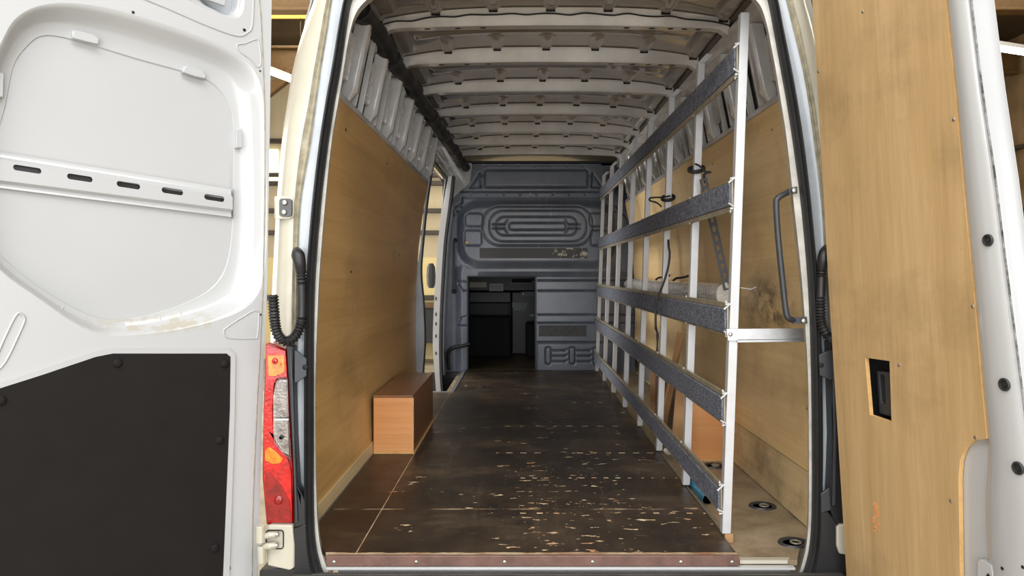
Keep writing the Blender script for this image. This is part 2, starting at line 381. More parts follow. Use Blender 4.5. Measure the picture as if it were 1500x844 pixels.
lipL = [(600,-30),(560,-8),(540,6),(524,24),(515,48),(509,75),(505,100),(497,150),(487,210),(478,300),(470,400),(466,480),(463,560),(463,650),(465,730),(469,785),(477,820),(492,846),(530,864)]
lipR = [(1040,-30),(1080,-14),(1100,0),(1113,18),(1122,45),(1128,75),(1133,100),(1141,150),(1150,210),(1159,300),(1170,400),(1177,480),(1182,560),(1183,650),(1183,730),(1181,785),(1174,820),(1162,846),(1120,864)]
siL = [(590,-50),(545,-30),(525,-12),(515,5),(508,45),(500,100),(491,150),(481,215),(471,300),(463,400),(460.5,480),(460,560),(460,650),(460,730),(462,785),(468,820),(480,846),(520,872)]
siR = [(1050,-50),(1100,-26),(1115,-12),(1124,0),(1133,45),(1143,100),(1152,150),(1162,215),(1173,300),(1182,400),(1186,480),(1188,560),(1189,650),(1189,730),(1187,785),(1181,822),(1168,850),(1130,872)]
soL = [(585,-62),(535,-44),(515,-22),(506,3),(498,45),(489,100),(480,150),(470,215),(460,300),(452,400),(449,480),(448.5,560),(448.5,650),(448.5,730),(449,785),(453,820),(462,846),(510,884)]
soR = [(1055,-62),(1110,-42),(1125,-22),(1135,0),(1144,45),(1155,100),(1164,150),(1174,215),(1184,300),(1193,400),(1198,480),(1200,560),(1201,650),(1200,730),(1198,785),(1193,822),(1182,850),(1140,884)]
c3L = [(580,-80),(520,-62),(497,-30),(487,0),(480,45),(471,100),(464,150),(455,215),(441,300),(437,400),(436,480),(436,600),(436,700),(437,785),(441,820),(449,850),(500,900)]
c3R = [(1060,-80),(1125,-60),(1142,-30),(1151,0),(1162,45),(1175,100),(1184,150),(1193,215),(1203,300),(1209,400),(1213,480),(1215,600),(1215,700),(1214,785),(1211,820),(1204,850),(1150,900)]
c4L = [(575,-95),(505,-75),(487,-35),(478,0),(470,45),(460,100),(452,150),(440,215),(431,300),(428,400),(427,480),(427,600),(427,700),(428,785),(432,820),(440,850),(495,910)]
c4R = [(1065,-95),(1135,-75),(1152,-35),(1161,0),(1173,45),(1184,100),(1193,150),(1202,215),(1212,300),(1218,400),(1222,480),(1224,600),(1224,700),(1224,785),(1220,820),(1213,850),(1155,910)]
c5L = [(560,-112),(490,-92),(470,-40),(460,0),(444,45),(429,100),(421,150),(413,205),(405,300),(400,400),(397,480),(395,600),(395,700),(395,785),(400,820),(410,860),(480,925)]
c5R = [(1080,-112),(1150,-92),(1170,-40),(1180,0),(1192,45),(1202,110),(1209,170),(1218,250),(1228,320),(1240,400),(1247,500),(1250,600),(1250,700),(1250,785),(1246,820),(1236,860),(1170,925)]
def ring(L, R, Y, n=260, scale=1, Yo=None):
    l = catmull(L, 6); r = catmull(R, 6)[::-1]
    pts = [P(x, y, Y) for x, y in l+r]
    if scale != 1: pts = [Vector((C0+(p.x-C0)*scale, p.y, .85+(p.z-.85)*scale)) for p in pts]
    if Yo: pts = [Vector((p.x, Yo, p.z)) for p in pts]
    # left side and right side resampled on their own so that the loops stay matched
    k = len(l)
    def open_rs(q, m):
        L_ = [0]
        for i in range(len(q)-1): L_.append(L_[-1]+(q[i+1]-q[i]).length)
        out = []; j = 0
        for i in range(m):
            s = L_[-1]*i/(m-1)
            while j < len(q)-2 and L_[j+1] < s: j += 1
            out.append(q[j].lerp(q[j+1], min(1, (s-L_[j])/max(L_[j+1]-L_[j], 1e-9))))
        return out
    a, b = open_rs(pts[:k], n//2), open_rs(pts[k:], n//2)
    top = [b[-1].lerp(a[0], t/8) for t in range(1, 8)]; bot = [a[-1].lerp(b[0], t/8) for t in range(1, 8)]
    return a+bot+b+top
def lerp_ring(a, b, t, dy=0): return [p.lerp(q, t)+Vector((0, dy, 0)) for p, q in zip(a, b)]
r_in, r_si, r_so = ring(lipL, lipR, 2.33), ring(siL, siR, 2.262), ring(soL, soR, 2.262)
r_c3, r_c4, r_c5 = ring(c3L, c3R, 2.272), ring(c4L, c4R, 2.268), ring(c5L, c5R, 2.33)
r_back = ring(lipL, lipR, 2.33, scale=1.10, Yo=2.342)
# white flange inside the seal
MB().loft([r_si, lerp_ring(r_si, ring(lipL, lipR, 2.262), .75, -.003), r_in, r_back]).build('aperture_flange', M['lip'], van, ang=50)
# rubber seal: rounded bead with a lip
a, b = r_si, r_so
MB().loft([lerp_ring(a,b,0,.006), lerp_ring(a,b,.0,-.022), lerp_ring(a,b,.28,-.034), lerp_ring(a,b,.5,-.026), lerp_ring(a,b,.62,-.036), lerp_ring(a,b,1,-.024), lerp_ring(a,b,1,.006)]).build('door_seal', M['rubber'], van, ang=60, label='black rubber seal around the rear opening')
MB().loft([r_so, lerp_ring(r_so, r_c3, .06, .008), lerp_ring(r_so, r_c3, .55, .010), lerp_ring(r_so, r_c3, .93, .003), r_c3]).build('rain_channel', M['channel'], van, ang=50)
MB().loft([r_c3, lerp_ring(r_c3, r_c4, .2, -.007), lerp_ring(r_c3, r_c4, .5, -.002), lerp_ring(r_c3, r_c4, .8, -.008), r_c4]).build('sealed_seam', M['sealer'], van, ang=60, label='beige sealed body seam beside the rear opening')
mid = lerp_ring(r_c4, r_c5, .55); mid = [p+Vector((0,-.022,0)) for p in mid]
out6 = [Vector((C0+(p.x-C0)*1.045, 2.50, .9+(p.z-.9)*1.03)) for p in r_c5]
MB().loft([r_c4, lerp_ring(r_c4, mid, .5, -.006), mid, r_c5, out6]).build('corner_panel', M['cream'], van, ang=50)

# outer skin: left side leaves the sliding door opening free
prof = catmull([(.92,-.32),(.975,0),(1.0,.5),(.985,1.0),(.94,1.5),(.905,1.78)], 4)
roofp = catmull([(.905,1.78),(.84,1.97),(.70,2.085),(.4,2.13),(.0,2.14)], 4)
def skin(mb, pr, s, y0, y1, q=1):
    pr = [(h*q, z) for h, z in pr]
    th = .006
    A = [Vector((C0+s*h, y0, z)) for h, z in pr]; B = [Vector((C0+s*h, y1, z)) for h, z in pr]
    A2 = [Vector((p.x-s*th, p.y, p.z-.003)) for p in A]; B2 = [Vector((p.x-s*th, p.y, p.z-.003)) for p in B]
    mb.loft([A, B, B2, A2, A], False)
o = MB(); skin(o, prof, -1, 2.49, 5.16); skin(o, roofp, -1, 2.49, 8.7); skin(o, prof, -1, 6.43, 8.7, .915); skin(o, roofp, 1, 2.49, 8.7); skin(o, prof, 1, 2.49, 8.7)
o.build('body_side', M['white'], van, ang=40)

# ---- roof skin with pressed swages
Ys = np.arange(2.37, 6.62, .0125); Us = np.linspace(-.80, .80, 170)
BOW = [3.07, 3.60, 4.18, 4.78, 5.37, 5.86, 6.38]; BOWA = [2.50]+BOW
def zroof(u): return 2.030-.060*(abs(u)/.78)**3.0
vs = []
def cap(u, y, u0, y0, y1, w):
    yy = np.clip(y, y0, y1); return np.hypot((u-u0), (y-yy)) - w
UU, YY = np.meshgrid(Us, Ys); H = 2.030-.060*(np.abs(UU)/.78)**3.0
D = np.zeros_like(H)
for i in range(len(BOWA)-1):
    ya, yb = BOWA[i], BOWA[i+1]
    for kx in range(-3, 4):
        u0 = -.02+.245*kx
        d = cap(UU, YY, u0, yb-.20, yb-.0, .021); D = np.maximum(D, .015*np.clip((.008-d)/.014, 0, 1))
        if abs(kx) < 3:
            d = cap(UU, YY, u0, ya+.0, ya+.14, .022); D = np.maximum(D, .014*np.clip((.008-d)/.014, 0, 1))
    d = np.maximum(np.abs(UU)-.64, np.maximum(ya+.22-YY, YY-(yb-.24))); D = np.maximum(D, .005*np.clip(-d/.02, 0, 1))
    for s in (-1, 1):
        d = np.maximum(np.abs(UU-s*.70)-.035, np.maximum(ya+.10-YY, YY-(yb-.10))); D = np.maximum(D, .015*np.clip(-d/.015+.5, 0, 1))
H -= D
ny, nx = H.shape
o = MB(); o.v = [Vector((C0+UU[j,i], YY[j,i], H[j,i])) for j in range(ny) for i in range(nx)]
o.f = [(j*nx+i, j*nx+i+1, (j+1)*nx+i+1, (j+1)*nx+i) for j in range(ny-1) for i in range(nx-1)]; o.m = [0]*len(o.f)
o.build('roof_skin', M['roofskin'], van, ang=50)
# ---- roof bows
def bow(yc):
    mb = MB(); rings = []
    for i in range(41):
        u = -.745+1.49*i/40; t = abs(u)/.745
        zb = 1.958-.014*t**2-.030*max(0, (t-.93)/.07)**1.5; zt = zroof(u)-.004; w = .036*(1-.15*t**4)
        x = C0+u
        rings.append([Vector((x, yc-w-.014, zt)), Vector((x, yc-w-.002, zt-.014)), Vector((x, yc-w+.004, zb+.010)), Vector((x, yc-w+.012, zb)), Vector((x, yc+w-.012, zb)), Vector((x, yc+w-.004, zb+.010)), Vector((x, yc+w+.002, zt-.014)), Vector((x, yc+w+.014, zt))])
    mb.loft(rings, True, True); o = mb.build('roof_bow', M['inner'], van, ang=40)
    if yc < 3.7:
        for u in (-.55,-.42,-.31,.31,.42,.50,.56,.62):
            h = MB(); z = 1.958-.014*(abs(u)/.745)**2
            h.plate([(C0+u+.014*math.cos(a), yc+.008*math.sin(a), z-.0008) for a in [2*math.pi*q/12 for q in range(12)]], [], (0,0,.0004))
            h.build('punched_hole', M['hole'], o)
    for kx in range(-3, 4):                                   # dark gaps where the swages run into the bow
        g = MB(); u = -.02+.245*kx; g.box((C0+u-.019, yc-.050, zroof(u)-.021), (C0+u+.019, yc-.044, zroof(u)-.010)); g.build('swage_gap', M['hole'], o)
for yb in BOW: bow(yb)
# rear header over the opening
MB().box((C0-.70, 2.40, 1.90), (C0+.70, 2.56, 2.02)).build('rear_header', M['inner'], van, bevel=.012)
# thin wire along the first bow
pts = [(C0-.735+1.47*i/24, 3.016-.004*math.sin(i*1.9), 1.996-.045*abs(-1+2*i/24)**3+.004*math.sin(i*2.3)) for i in range(25)]
MB().tube([(C0-.76,3.0,1.90)]+catmull(pts, 3)+[(C0+.77,3.0,1.90)], .0035, 6).build('roof_wire', M['rubber'], van)

# ---- cant rails, side panels and stiffeners above the linings
def xl(z): return -.672+.20*(z-1.54)
for s in (-1, 1):
    def X(x, s=s): return x if s < 0 else 2*C0-x
    o = MB()
    prof_ = [(-.66,1.86),(-.625,1.865),(-.595,1.885),(-.590,1.935),(-.610,1.955),(-.66,1.96)]
    o.loft([[Vector((X(x), y, z)) for x, z in prof_] for y in (2.40, 6.60)], True, True)
    o.build('cant_rail', M['inner'], van, ang=30)
    o = MB()
    q = [(-.735,1.42),(-.728,1.56),(-.70,1.70),(-.68,1.88)]
    y1 = 5.12 if s < 0 else 6.60
    o.loft([[Vector((X(x), y, z)) for x, z in q]+[Vector((X(x-.006), y, z)) for x, z in q[::-1]] for y in (2.40, y1)], True, True)
    o.build('upper_side_panel', M['steelgrey'], van, ang=30)
    def stiff(y):
        mb = MB()
        def xz(z, d): return X(xl(z)+d)
        # flanged plate with a row of weld dimples
        Q = lambda ya, yb, za, zb, d: [(xz(za,d),ya,za),(xz(za,d),yb,za),(xz(zb,d),yb,zb),(xz(zb,d),ya,zb)]
        mb.hexa(Q(.015,.105,1.625,1.79,-.002), Q(.015,.105,1.625,1.79,-.018)); mb.hexa(Q(.03,.09,1.562,1.625,-.022), Q(.03,.09,1.562,1.625,-.028))
        mb.hexa(Q(-.012,.0,1.562,1.86,.004), Q(-.012,.0,1.562,1.86,-.02))
        for z in (1.65,1.70,1.75):
            for yy in (.03,.08): mb.dome((xz(z,-.002), yy, z), (-s,0,0), .007, .004, 8)
        # rounded post
        rr = []
        for z in (1.562,1.57,1.60,1.66,1.76,1.82,1.86):
            w = .027 if z > 1.59 else .018; d = .028 if z > 1.59 else .008
            rr.append([Vector((xz(z, dd), .165+yy, z)) for dd, yy in ((-.03,-w),(d*.6,-w),(d,-w*.6),(d,w*.6),(d*.6,w),(-.03,w))])
        mb.loft(rr, True, True)
        # thin rib
        mb.hexa(Q(.235,.247,1.562,1.87,.012), Q(.235,.247,1.562,1.87,-.03))
        mb.hexa(Q(.262,.30,1.562,1.85,-.006), Q(.262,.30,1.562,1.85,-.016))
        h = MB()
        h.hexa(Q(.196,.234,1.60,1.81,-.008), Q(.196,.234,1.60,1.81,-.026))
        return mb, h
    mb, h = stiff(0); n = 6 if s < 0 else 9; y0 = 2.60
    cp = MB(); zz = [1.562,1.62,1.70,1.78,1.86,1.93]
    cp.loft([[Vector((X(xl(z)-.01+dx), y, z)) for z in zz] for y, dx in ((2.345,-.03),(2.42,.0),(2.50,.012),(2.555,.012),(2.57,-.01))], False)
    cp.build('corner_gusset', M['inner'], van, ang=40)
    a = mb.build('side_stiffener', M['inner'], None, bevel=.003); b = h.build('punched_slot', M['hole'], a)
    for i in range(n+1 if s < 0 else n+1):
        aa, bb = (a, b) if i == 0 else (a.copy(), b.copy())
        if i: COL.objects.link(aa); COL.objects.link(bb); bb.parent = aa
        aa.parent = van; aa.matrix_parent_inverse = wm(van).inverted(); aa.location = (0, y0+i*.385, 0)

# ---- black cable trunk along the left roof edge
path = []
n = 90
for i in range(n+1):
    t = i/n; Y = 2.44+(6.52-2.44)*t
    path.append(Vector((-.607+.105*max(0, (Y-2.44)/4.1)+.005*math.sin(Y*9), Y, 1.888-.03*t+.006*math.sin(Y*7))))
rad = [.036+.004*math.sin(i*1.3)+(.007 if i % 15 in (0, 1) else 0) for i in range(n+1)]
tr = MB().tube(path, rad, 14).build('cable_trunk', M['rubber'], van, ang=60, label='black taped cable loom along the roof edge')
for i in range(5, n, 13):
    MB().tube([path[i]-Vector((0,.012,0)), path[i]+Vector((0,.012,0))], .047, 14).build('loom_clip', M['blackpl'], tr, bevel=.003)

# ---- sill, step pad, beige load floor
MB().box((C0-.73,2.262,-.075),(C0+.71,2.40,-.045)).box((-.612,2.236,-.0425),(.868,2.258,-.0335)).build('sill', M['white'], van, bevel=.002)
o = MB(); o.box((C0-.86,1.99,-.10),(C0+.86,2.232,-.046))
for i in range(9): o.box((C0-.80,2.005+i*.025,-.046),(C0+.80,2.017+i*.025,-.043))
o.build('step_pad', M['steppad'], van, bevel=.002, label='scuffed black ribbed step pad on the bumper')
bf = MB().box((-.74,2.41,-.040),(-.57,5.30,-.022)).plate([(-.57,2.27,-.022),(.885,2.27,-.022),(.922,2.345,-.022),(.95,2.41,-.022),(-.57,2.41,-.022)], [], (0,0,-.018)).box((-.57,2.41,-.040),(1.062,6.60,-.022)).build('load_floor', M['beigefloor'], van, label='dusty beige metal load floor showing right of the rack')
MB().plate([(.70,2.262,-.020),(.852,2.262,-.020),(.868,2.285,-.020),(.70,2.285,-.020)], [], (0,0,-.012)).build('floor_lip', M['cream'], bf)
for (px, py) in ((1117,742),(1163,796),(1046,683)):
    Y = F*(CH+.022)/(py-CY); c = P(px, py, Y)
    d = MB(); rr = []
    for r, z in ((.047,.000),(.044,.006),(.036,.005),(.031,-.001),(.026,-.0015)):
        rr.append([c+Vector((r*1.15*math.cos(a), r*math.sin(a), z)) for a in [2*math.pi*q/28 for q in range(28)]])
    d.loft(rr, True, True); dd = d.build('tie_down_dish', M['greytube'], bf, ang=50)
    MB().tube([c+Vector((.016*math.cos(a)+.006, .016*math.sin(a), .004)) for a in [2*math.pi*q/20 for q in range(20)]], .0035, 8, closed=True).build('ring', M['tanalu'], dd, label='dull steel lashing ring')

# =================================================================== BULKHEAD
YB = 6.60; K = F/YB
gx = np.arange(646, 930.1, 1.0); gy = np.arange(240, 546.1, 1.0)
PX, PY = np.meshgrid(gx, gy); H = np.zeros_like(PX)
def sd(x0, y0, x1, y1, r):
    qx = np.abs(PX-(x0+x1)/2)-(x1-x0)/2+r; qy = np.abs(PY-(y0+y1)/2)-(y1-y0)/2+r
    return np.hypot(np.maximum(qx, 0), np.maximum(qy, 0))+np.minimum(np.maximum(qx, qy), 0)-r
def sdseg(x0, y0, x1, y1):
    dx, dy = x1-x0, y1-y0; t = np.clip(((PX-x0)*dx+(PY-y0)*dy)/(dx*dx+dy*dy), 0, 1); return np.hypot(PX-x0-t*dx, PY-y0-t*dy)
def groove(d, w=1.1, dep=.014):
    global H; H = H-dep*.75*np.exp(-(d/(w*.85))**2)
def raise_(d, h, soft=2.5):
    global H; t = np.clip(.5-d/(2*soft), 0, 1); H = H+h*t*t*(3-2*t)
MIR = 2*(CX+C0*K)
raise_(sd(676, 299, MIR-676, 388, 26), .045, 7)                   # bulged middle field
t = np.clip((PY-386)/10, 0, 1); raise_(sd(672, 388, MIR-668, 600, 12), .018, 7)
H += .02*np.clip((PY-398)/8, 0, 1)*(PX > 700)
for a in ((707,302,868,360,26),(717,309,859,354,20)): groove(np.abs(sd(*a)), 1.2 if a[0] == 707 else .9)
d = np.minimum(sd(727,318,845,345,11), 99); groove(np.abs(d), 1.0)
groove(np.abs(sd(746,327,829,337,4)), 1.0)
for s in (0, 1):
    mx = lambda x: MIR-x if s else x
    def SG(x0, y0, x1, y1, **k): groove(sdseg(mx(x0), y0, mx(x1), y1), **k)
    SG(722,329,739,329); SG(739,329,743,323); SG(722,335,739,335); SG(739,335,743,341)
    x0, x1 = sorted((mx(682), mx(708)))
    g = sd(x0, 313, x1, 332, 6); groove(np.abs(g), 1.0); x0, x1 = sorted((mx(681), mx(706))); groove(np.abs(sd(x0, 338, x1, 360, 4)), 1.0)
    tri = [(689,275),(703,254),(704,274)]
    for i in range(3): SG(*tri[i], *tri[(i+1) % 3], w=1.2, dep=.018)
    SG(654,318,668,303); SG(668,303,677,297); SG(677,297,677,290)
    for (x, y) in ((706,257),(704,272),(676,303),(670,310),(664,315)): groove(np.maximum(np.hypot(PX-mx(x), PY-y)-.6, 0), 1, .02)
groove(np.abs(sd(710,249,MIR-710,274,3)), 1.3, .016)
groove(np.abs(PY-281), .9, .016); groove(np.maximum(np.abs(PY-289.5), (np.abs(PX-MIR/2)-108)), .8, .012)
for x in range(690, 880, 24): groove(np.maximum(np.hypot(PX-x, PY-285)-.5, 0), .8, .012); groove(np.maximum(np.hypot(PX-x+4, PY-243)-.3, 0), .8, .01)
R = PX > 787
for y in (411, 426, 461, 473, 501): groove(np.where(R, np.abs(PY-y), 99), 1.0, .016)
H += np.where(R, .012*np.clip((PY-501)/3, 0, 1), 0)
for cx in (803, 838, 873): groove(np.abs(sd(cx-4, 508, cx+4, 533, 4)), 1.0, .016)
for y in (512, 520, 528):
    for x0, x1 in ((809,831),(845,867)): groove(sdseg(x0, y+1, x1-4, y+1), 1.2, .014); groove(sdseg(x1-4, y+1, x1, y-1), 1.2, .012)
for pts in ([(683,413),(671,412),(672,418),(679,426),(684,426)], [(684,463),(676,465),(670,477),(684,477)]):
    for a, b in zip(pts, pts[1:]): groove(sdseg(*a, *b), .9, .012)
# outline
poly = [(649,546),(649,400),(651,350),(655,305),(660,292),(676,280),(687,264),(689,248),(693,240)]
polyR = [(929,546),(930,400),(927,340),(920,305),(912,290),(898,280),(887,264),(885,248),(881,240)]
def xe(tab, y):
    tab = sorted([(b, a) for a, b in tab]); return np.interp(y, [q[0] for q in tab], [q[1] for q in tab])
inside = (PX >= xe(poly, PY)) & (PX <= xe(polyR, PY)) & ~((PX > 685) & (PX < 785) & (PY > 405))
ny, nx = PX.shape
o = MB(); hw = H.clip(-.05, .1)
o.v = [Vector(((PX[j,i]-CX)/K, YB-hw[j,i], CH-(PY[j,i]-CY)/K)) for j in range(ny) for i in range(nx)]
o.f = [(j*nx+i, j*nx+i+1, (j+1)*nx+i+1, (j+1)*nx+i) for j in range(ny-1) for i in range(nx-1) if inside[j,i] and inside[j+1,i] and inside[j,i+1] and inside[j+1,i+1]]; o.m = [0]*len(o.f)
# back skin with the same opening, so that the partition has a thickness
def zb(py): return CH-(py-CY)/K
def xb(px): return (px-CX)/K
o.box((xb(650),YB+.06,zb(546)),(xb(686),YB+.065,zb(241))); o.box((xb(784),YB+.06,zb(546)),(xb(929),YB+.065,zb(241))); o.box((xb(686),YB+.06,zb(405)),(xb(784),YB+.065,zb(241)))
bulk = o.build('bulkhead', M['bulk'], van, ang=60, label='moulded blue-grey bulkhead with a cut-out to the cab')
f = MB(); w = .012
f.box((xb(685)-.004,YB-.05,zb(541)),(xb(685)+w,YB+.07,zb(405))); f.box((xb(785)-w,YB-.05,zb(541)),(xb(785)+.004,YB+.07,zb(405))); f.box((xb(685),YB-.05,zb(405)-w*.6),(xb(785),YB+.07,zb(405)+.006))
f.build('opening_edge', M['cabblack'], bulk, bevel=.003)
MB().box((xb(703),YB-.0495,zb(378.5)),(xb(860),YB-.0465,zb(363.5))).build('tape_strip', M['tapeworn'], bulk, label='worn black tape strip with a bare patch')
MB().box((xb(789),YB-.060,zb(492)),(xb(858),YB-.055,zb(476))).build('tape_strip', M['bulktape'], bulk)
g = MB(); gp = [(668,352),(665,353),(664.5,362),(664.5,415),(664,424),(667,427)]
g.tube([P(x, y, YB-.05-(.02 if 0 < i < 5 else -.02)) for i, (x, y) in enumerate(gp)], .009, 8); g.dome(P(667,352,YB-.02),(0,-1,0),.02); g.dome(P(665,427,YB-.02),(0,-1,0),.022)
g.build('grab_bar', M['greytube'], bulk)
g = MB(); g.tube(catmull([P(688,504,YB-.06), P(678,507,YB-.07), P(666,509,YB-.07), P(658,514,YB-.07), P(656,525,YB-.07), P(658,542,YB-.07)], 4), .016, 8); g.build('drain_hose', M['blackpl'], bulk)
MB().dome(P(684,355.5,YB-.048),(0,-1,0),.016,.008).build('screw_cap', M['ply_edge'], bulk, label='tan plug')

# =================================================================== SIDE DOOR OPENING, PILLARS, STEP WELL
def strip(mb, rows, Y, depth, m=0):
    rows = catmull(rows, 5); L = [P(a, y, Y) for a, b, y in rows]; R_ = [P(b, y, Y) for a, b, y in rows]; d = Vector((0, depth, 0))
    mb.loft([L, R_, [p+d for p in R_], [p+d for p in L], L], False, m=m)
    mb.add([L[0], R_[0], R_[0]+d, L[0]+d], [(0,1,2,3)], m); mb.add([L[-1], R_[-1], R_[-1]+d, L[-1]+d], [(0,1,2,3)], m)
fp = [(657,662,257),(649,657,300),(642,650.5,350),(638.5,647,400),(635,644,460),(634,643,510),(637,644,550),(639,646,577)]
o = MB(); strip(o, fp, 6.30, .14); pil = o.build('door_pillar', M['white'], van, ang=50)
o = MB(); strip(o, [(b, b+3.5, y) for a, b, y in fp], 6.30, .12); o.build('seal_strip', M['rubber'], pil, ang=50)
o = MB(); strip(o, [(b+3, b+7, y) for a, b, y in fp[1:-1]], 6.40, .10); o.build('shut_face', M['channel'], pil, ang=50)
o = MB()
for y in (435, 458, 472, 490, 515): o.box(tuple(P(637.6,y+5,6.298)), tuple(P(640,y,6.31)))
o.build('striker', M['blackpl'], pil)
rp = [(634,636,228),(628,630,262),(622,624.5,300),(616,618.5,360),(610,616,400),(609,620,450),(609,621.5,500),(610,619,545),(610,619,575)]
o = MB(); strip(o, rp, 5.14, .03); pil2 = o.build('door_pillar', M['channel'], van, ang=50)
o = MB(); strip(o, [(b, b+2, y) for a, b, y in rp], 5.14, .03); o.build('seal_strip', M['rubber'], pil2, ang=50)
# header over the side door
h = MB(); h.box((-.73,5.13,1.765),(-.655,6.60,1.86)); hd = h.build('side_door_header', M['inner'], van, bevel=.01)
MB().box((-.69,5.16,1.745),(-.655,6.42,1.764)).build('seal_strip', M['rubber'], hd, bevel=.004)
# upper corner between header and partition
MB().plate([P(657,262,6.55),P(657,296,6.55),P(688,268,6.55),P(692,240,6.55),P(660,232,6.55)], [], (0,.02,0)).build('corner_gusset', M['inner'], van)
# step well
st = MB(); st.box((-.84,5.36,-.30),(-.50,6.56,-.285)); st.box((-.515,5.36,-.285),(-.50,6.56,-.04)); st.box((-.84,6.545,-.285),(-.515,6.56,-.02)); st.box((-.84,5.36,-.285),(-.515,5.375,-.06))
st.box((-.78,6.535,-.20),(-.62,6.545,-.08))
for i in range(8): st.box((-.80,5.55+i*.11,-.285),(-.56,5.60+i*.11,-.275))
st.build('side_step', M['blackpl'], van, bevel=.006, label='black moulded step well inside the side door')
e = MB(); e.box((-.72,5.32,-.021),(-.50,5.352,.004)); e.box((-.528,5.352,-.021),(-.496,6.54,.004)); e.build('step_edging', M['alubar'], van, bevel=.002)
# wing mirror outside
mm = MB(); rr = []
for t_, w_ in ((0,.5),(.15,.9),(.5,1),(.85,.9),(1,.55)):
    rr.append([P(631.5,404,7.5)+Vector((.048*w_*math.cos(a), .03*math.sin(a), .13*(1-2*t_))) for a in [2*math.pi*q/14 for q in range(14)]])
wmr = mm.loft(rr, True, True).build('wing_mirror', M['blackpl'], van, ang=60)
MB().tube([P(631,416,7.53), P(640,420,7.6)], .022, 8).build('mirror_arm', M['white'], wmr)

# =================================================================== CAB BEHIND THE CUT-OUT
cs = MB(); cs.box((C0-.86,6.68,-.10),(C0+.86,8.6,-.012))
cs.build('cab_floor', M['cabfloor'], van)
cs = MB(); cs.box((C0-.88,6.68,-.1),(C0-.86,8.65,1.95)); cs.box((C0+.86,6.68,-.1),(C0+.88,8.65,1.95)); cs.box((C0-.86,6.68,1.93),(C0+.86,8.65,1.95)); cs.box((C0-.86,8.6,-.1),(C0+.86,8.65,1.93))
cs.build('cab_blackout', M['cabblack'], van)  # windowless black box added to keep light out of the cab
YD = 7.9
def PD(x, y, Y=YD): return P(x, y, Y)
d = MB()
d.box((PD(660,436).x,YD,PD(0,427).z),(PD(820,436).x,8.5,PD(0,400).z))
d.box((PD(672,440).x,YD+.10,PD(0,445).z),(PD(749,440).x,8.5,PD(0,427).z-.002))
d.box((PD(749,440).x,YD+.03,PD(0,520).z),(PD(815,440).x,8.5,PD(0,427).z-.002))
dash = d.build('dashboard', M['cabblack'], van, bevel=.015, seg=3)
MB().box(tuple(PD(688,421,YD-.006)), tuple(PD(713,413.5,YD-.002))).build('sticker', M['label'], dash, label='cream rectangular sticker')
MB().box(tuple(PD(717,426.5,YD-.006)), tuple(PD(737,415.5,YD-.002))).build('sticker', M['labelw'], dash, label='white label with rows of print')
o = MB()
for q in range(4): o.box(tuple(PD(719,419+q*2.1,YD-.008)), tuple(PD(735,418.4+q*2.1,YD-.0065)))
o.build('printed_line', M['cabblack'], dash)
o = MB(); pts = rrect(747,407,786,416.5,3); o.plate([PD(x,y,YD-.012) for x,y in pts], [], (0,.011,0)); o.build('air_vent', M['greytube'], dash)
o = MB(); pts = rrect(749,408.5,784,414,2); o.plate([PD(x,y,YD-.015) for x,y in pts], [], (0,.002,0)); o.build('vent_slot', M['hole'], dash)
o = MB(); o.box(tuple(PD(779,413,YD-.018)), tuple(PD(783,412,YD-.016))); o.build('button', M['labelw'], dash)
o = MB(); pts = rrect(763,427.5,786,434.5,3); o.plate([PD(x,y,YD+.018) for x,y in pts], [], (0,.01,0)); o.build('control_panel', M['greytube'], dash)
o = MB(); o.dome(PD(767,431,YD+.016),(0,-1,0),.014); o.dome(PD(781,432.5,YD+.016),(0,-1,0),.006); o.build('knob', M['zinc'], dash)
o = MB(); o.plate([PD(x,y,YD+.02) for x,y in ((750,443),(773,443),(772,452),(769,455),(753,455),(750,450))], [], (0,.008,0)); o.build('lid', simple('grey_lid',(118,120,118),.5), dash, bevel=.002, label='pale grey flap')
MB().box(tuple(PD(776,463,YD+.02)), tuple(PD(782,461,YD+.027))).build('switch', M['labelw'], dash)
s = MB(); s.box((-.72,7.60,-.01),(-.10,7.88,.43)); s.build('seat_base', M['seatblack'], van, bevel=.03)
s = MB(); s.box((.06,7.55,-.01),(.70,7.9,.36)); s.build('seat_base', M['seatblack'], van, bevel=.03)
# =================================================================== LEFT REAR DOOR (bare white)
A, B = P(398,0,2.28), P(378,844,2.28)
LD = Plane(A, B, A+Vector((-.743,-.669,.08)))
door = None
outer = [(-75,-90),(399,-90),(398,0),(395,200),(391,420),(384,600),(378,844),(375,960),(-75,960)]
rec_o = [(0,66),(26,24),(75,5),(150,10),(250,38),(335,72),(372,102),(386,148),(390,230),(391,330),(387,400),(374,438),(340,462),(260,483),(170,492),(120,480),(60,440),(0,396),(-30,350),(-34,240),(-25,130)]
rec_i = [(12,150),(24,92),(44,62),(68,46),(112,52),(210,82),(300,108),(330,128),(346,155),(351,190),(350,300),(346,360),(333,405),(300,435),(235,460),(170,470),(125,458),(60,420),(4,372),(-18,325),(-10,235)]
up_o = [(262,-60),(264,-20),(276,0),(310,16),(341,27),(354,22),(359,0),(360,-60)]
up_i = [(300,-60),(300,-12),(304,2),(318,10),(334,18),(345,12),(348,-6),(349,-60)]
ro = catmull(rec_o, 8, True); ri = catmull(rec_i, 8, True)
uo = catmull(up_o, 4, True); ui = catmull(up_i, 4, True)
def rs2(pts, n): return [(p.x, p.y) for p in resample([Vector((x, y, 0)) for x, y in pts], n)]
ro, ri = rs2(ro, 168), rs2(ri, 168)
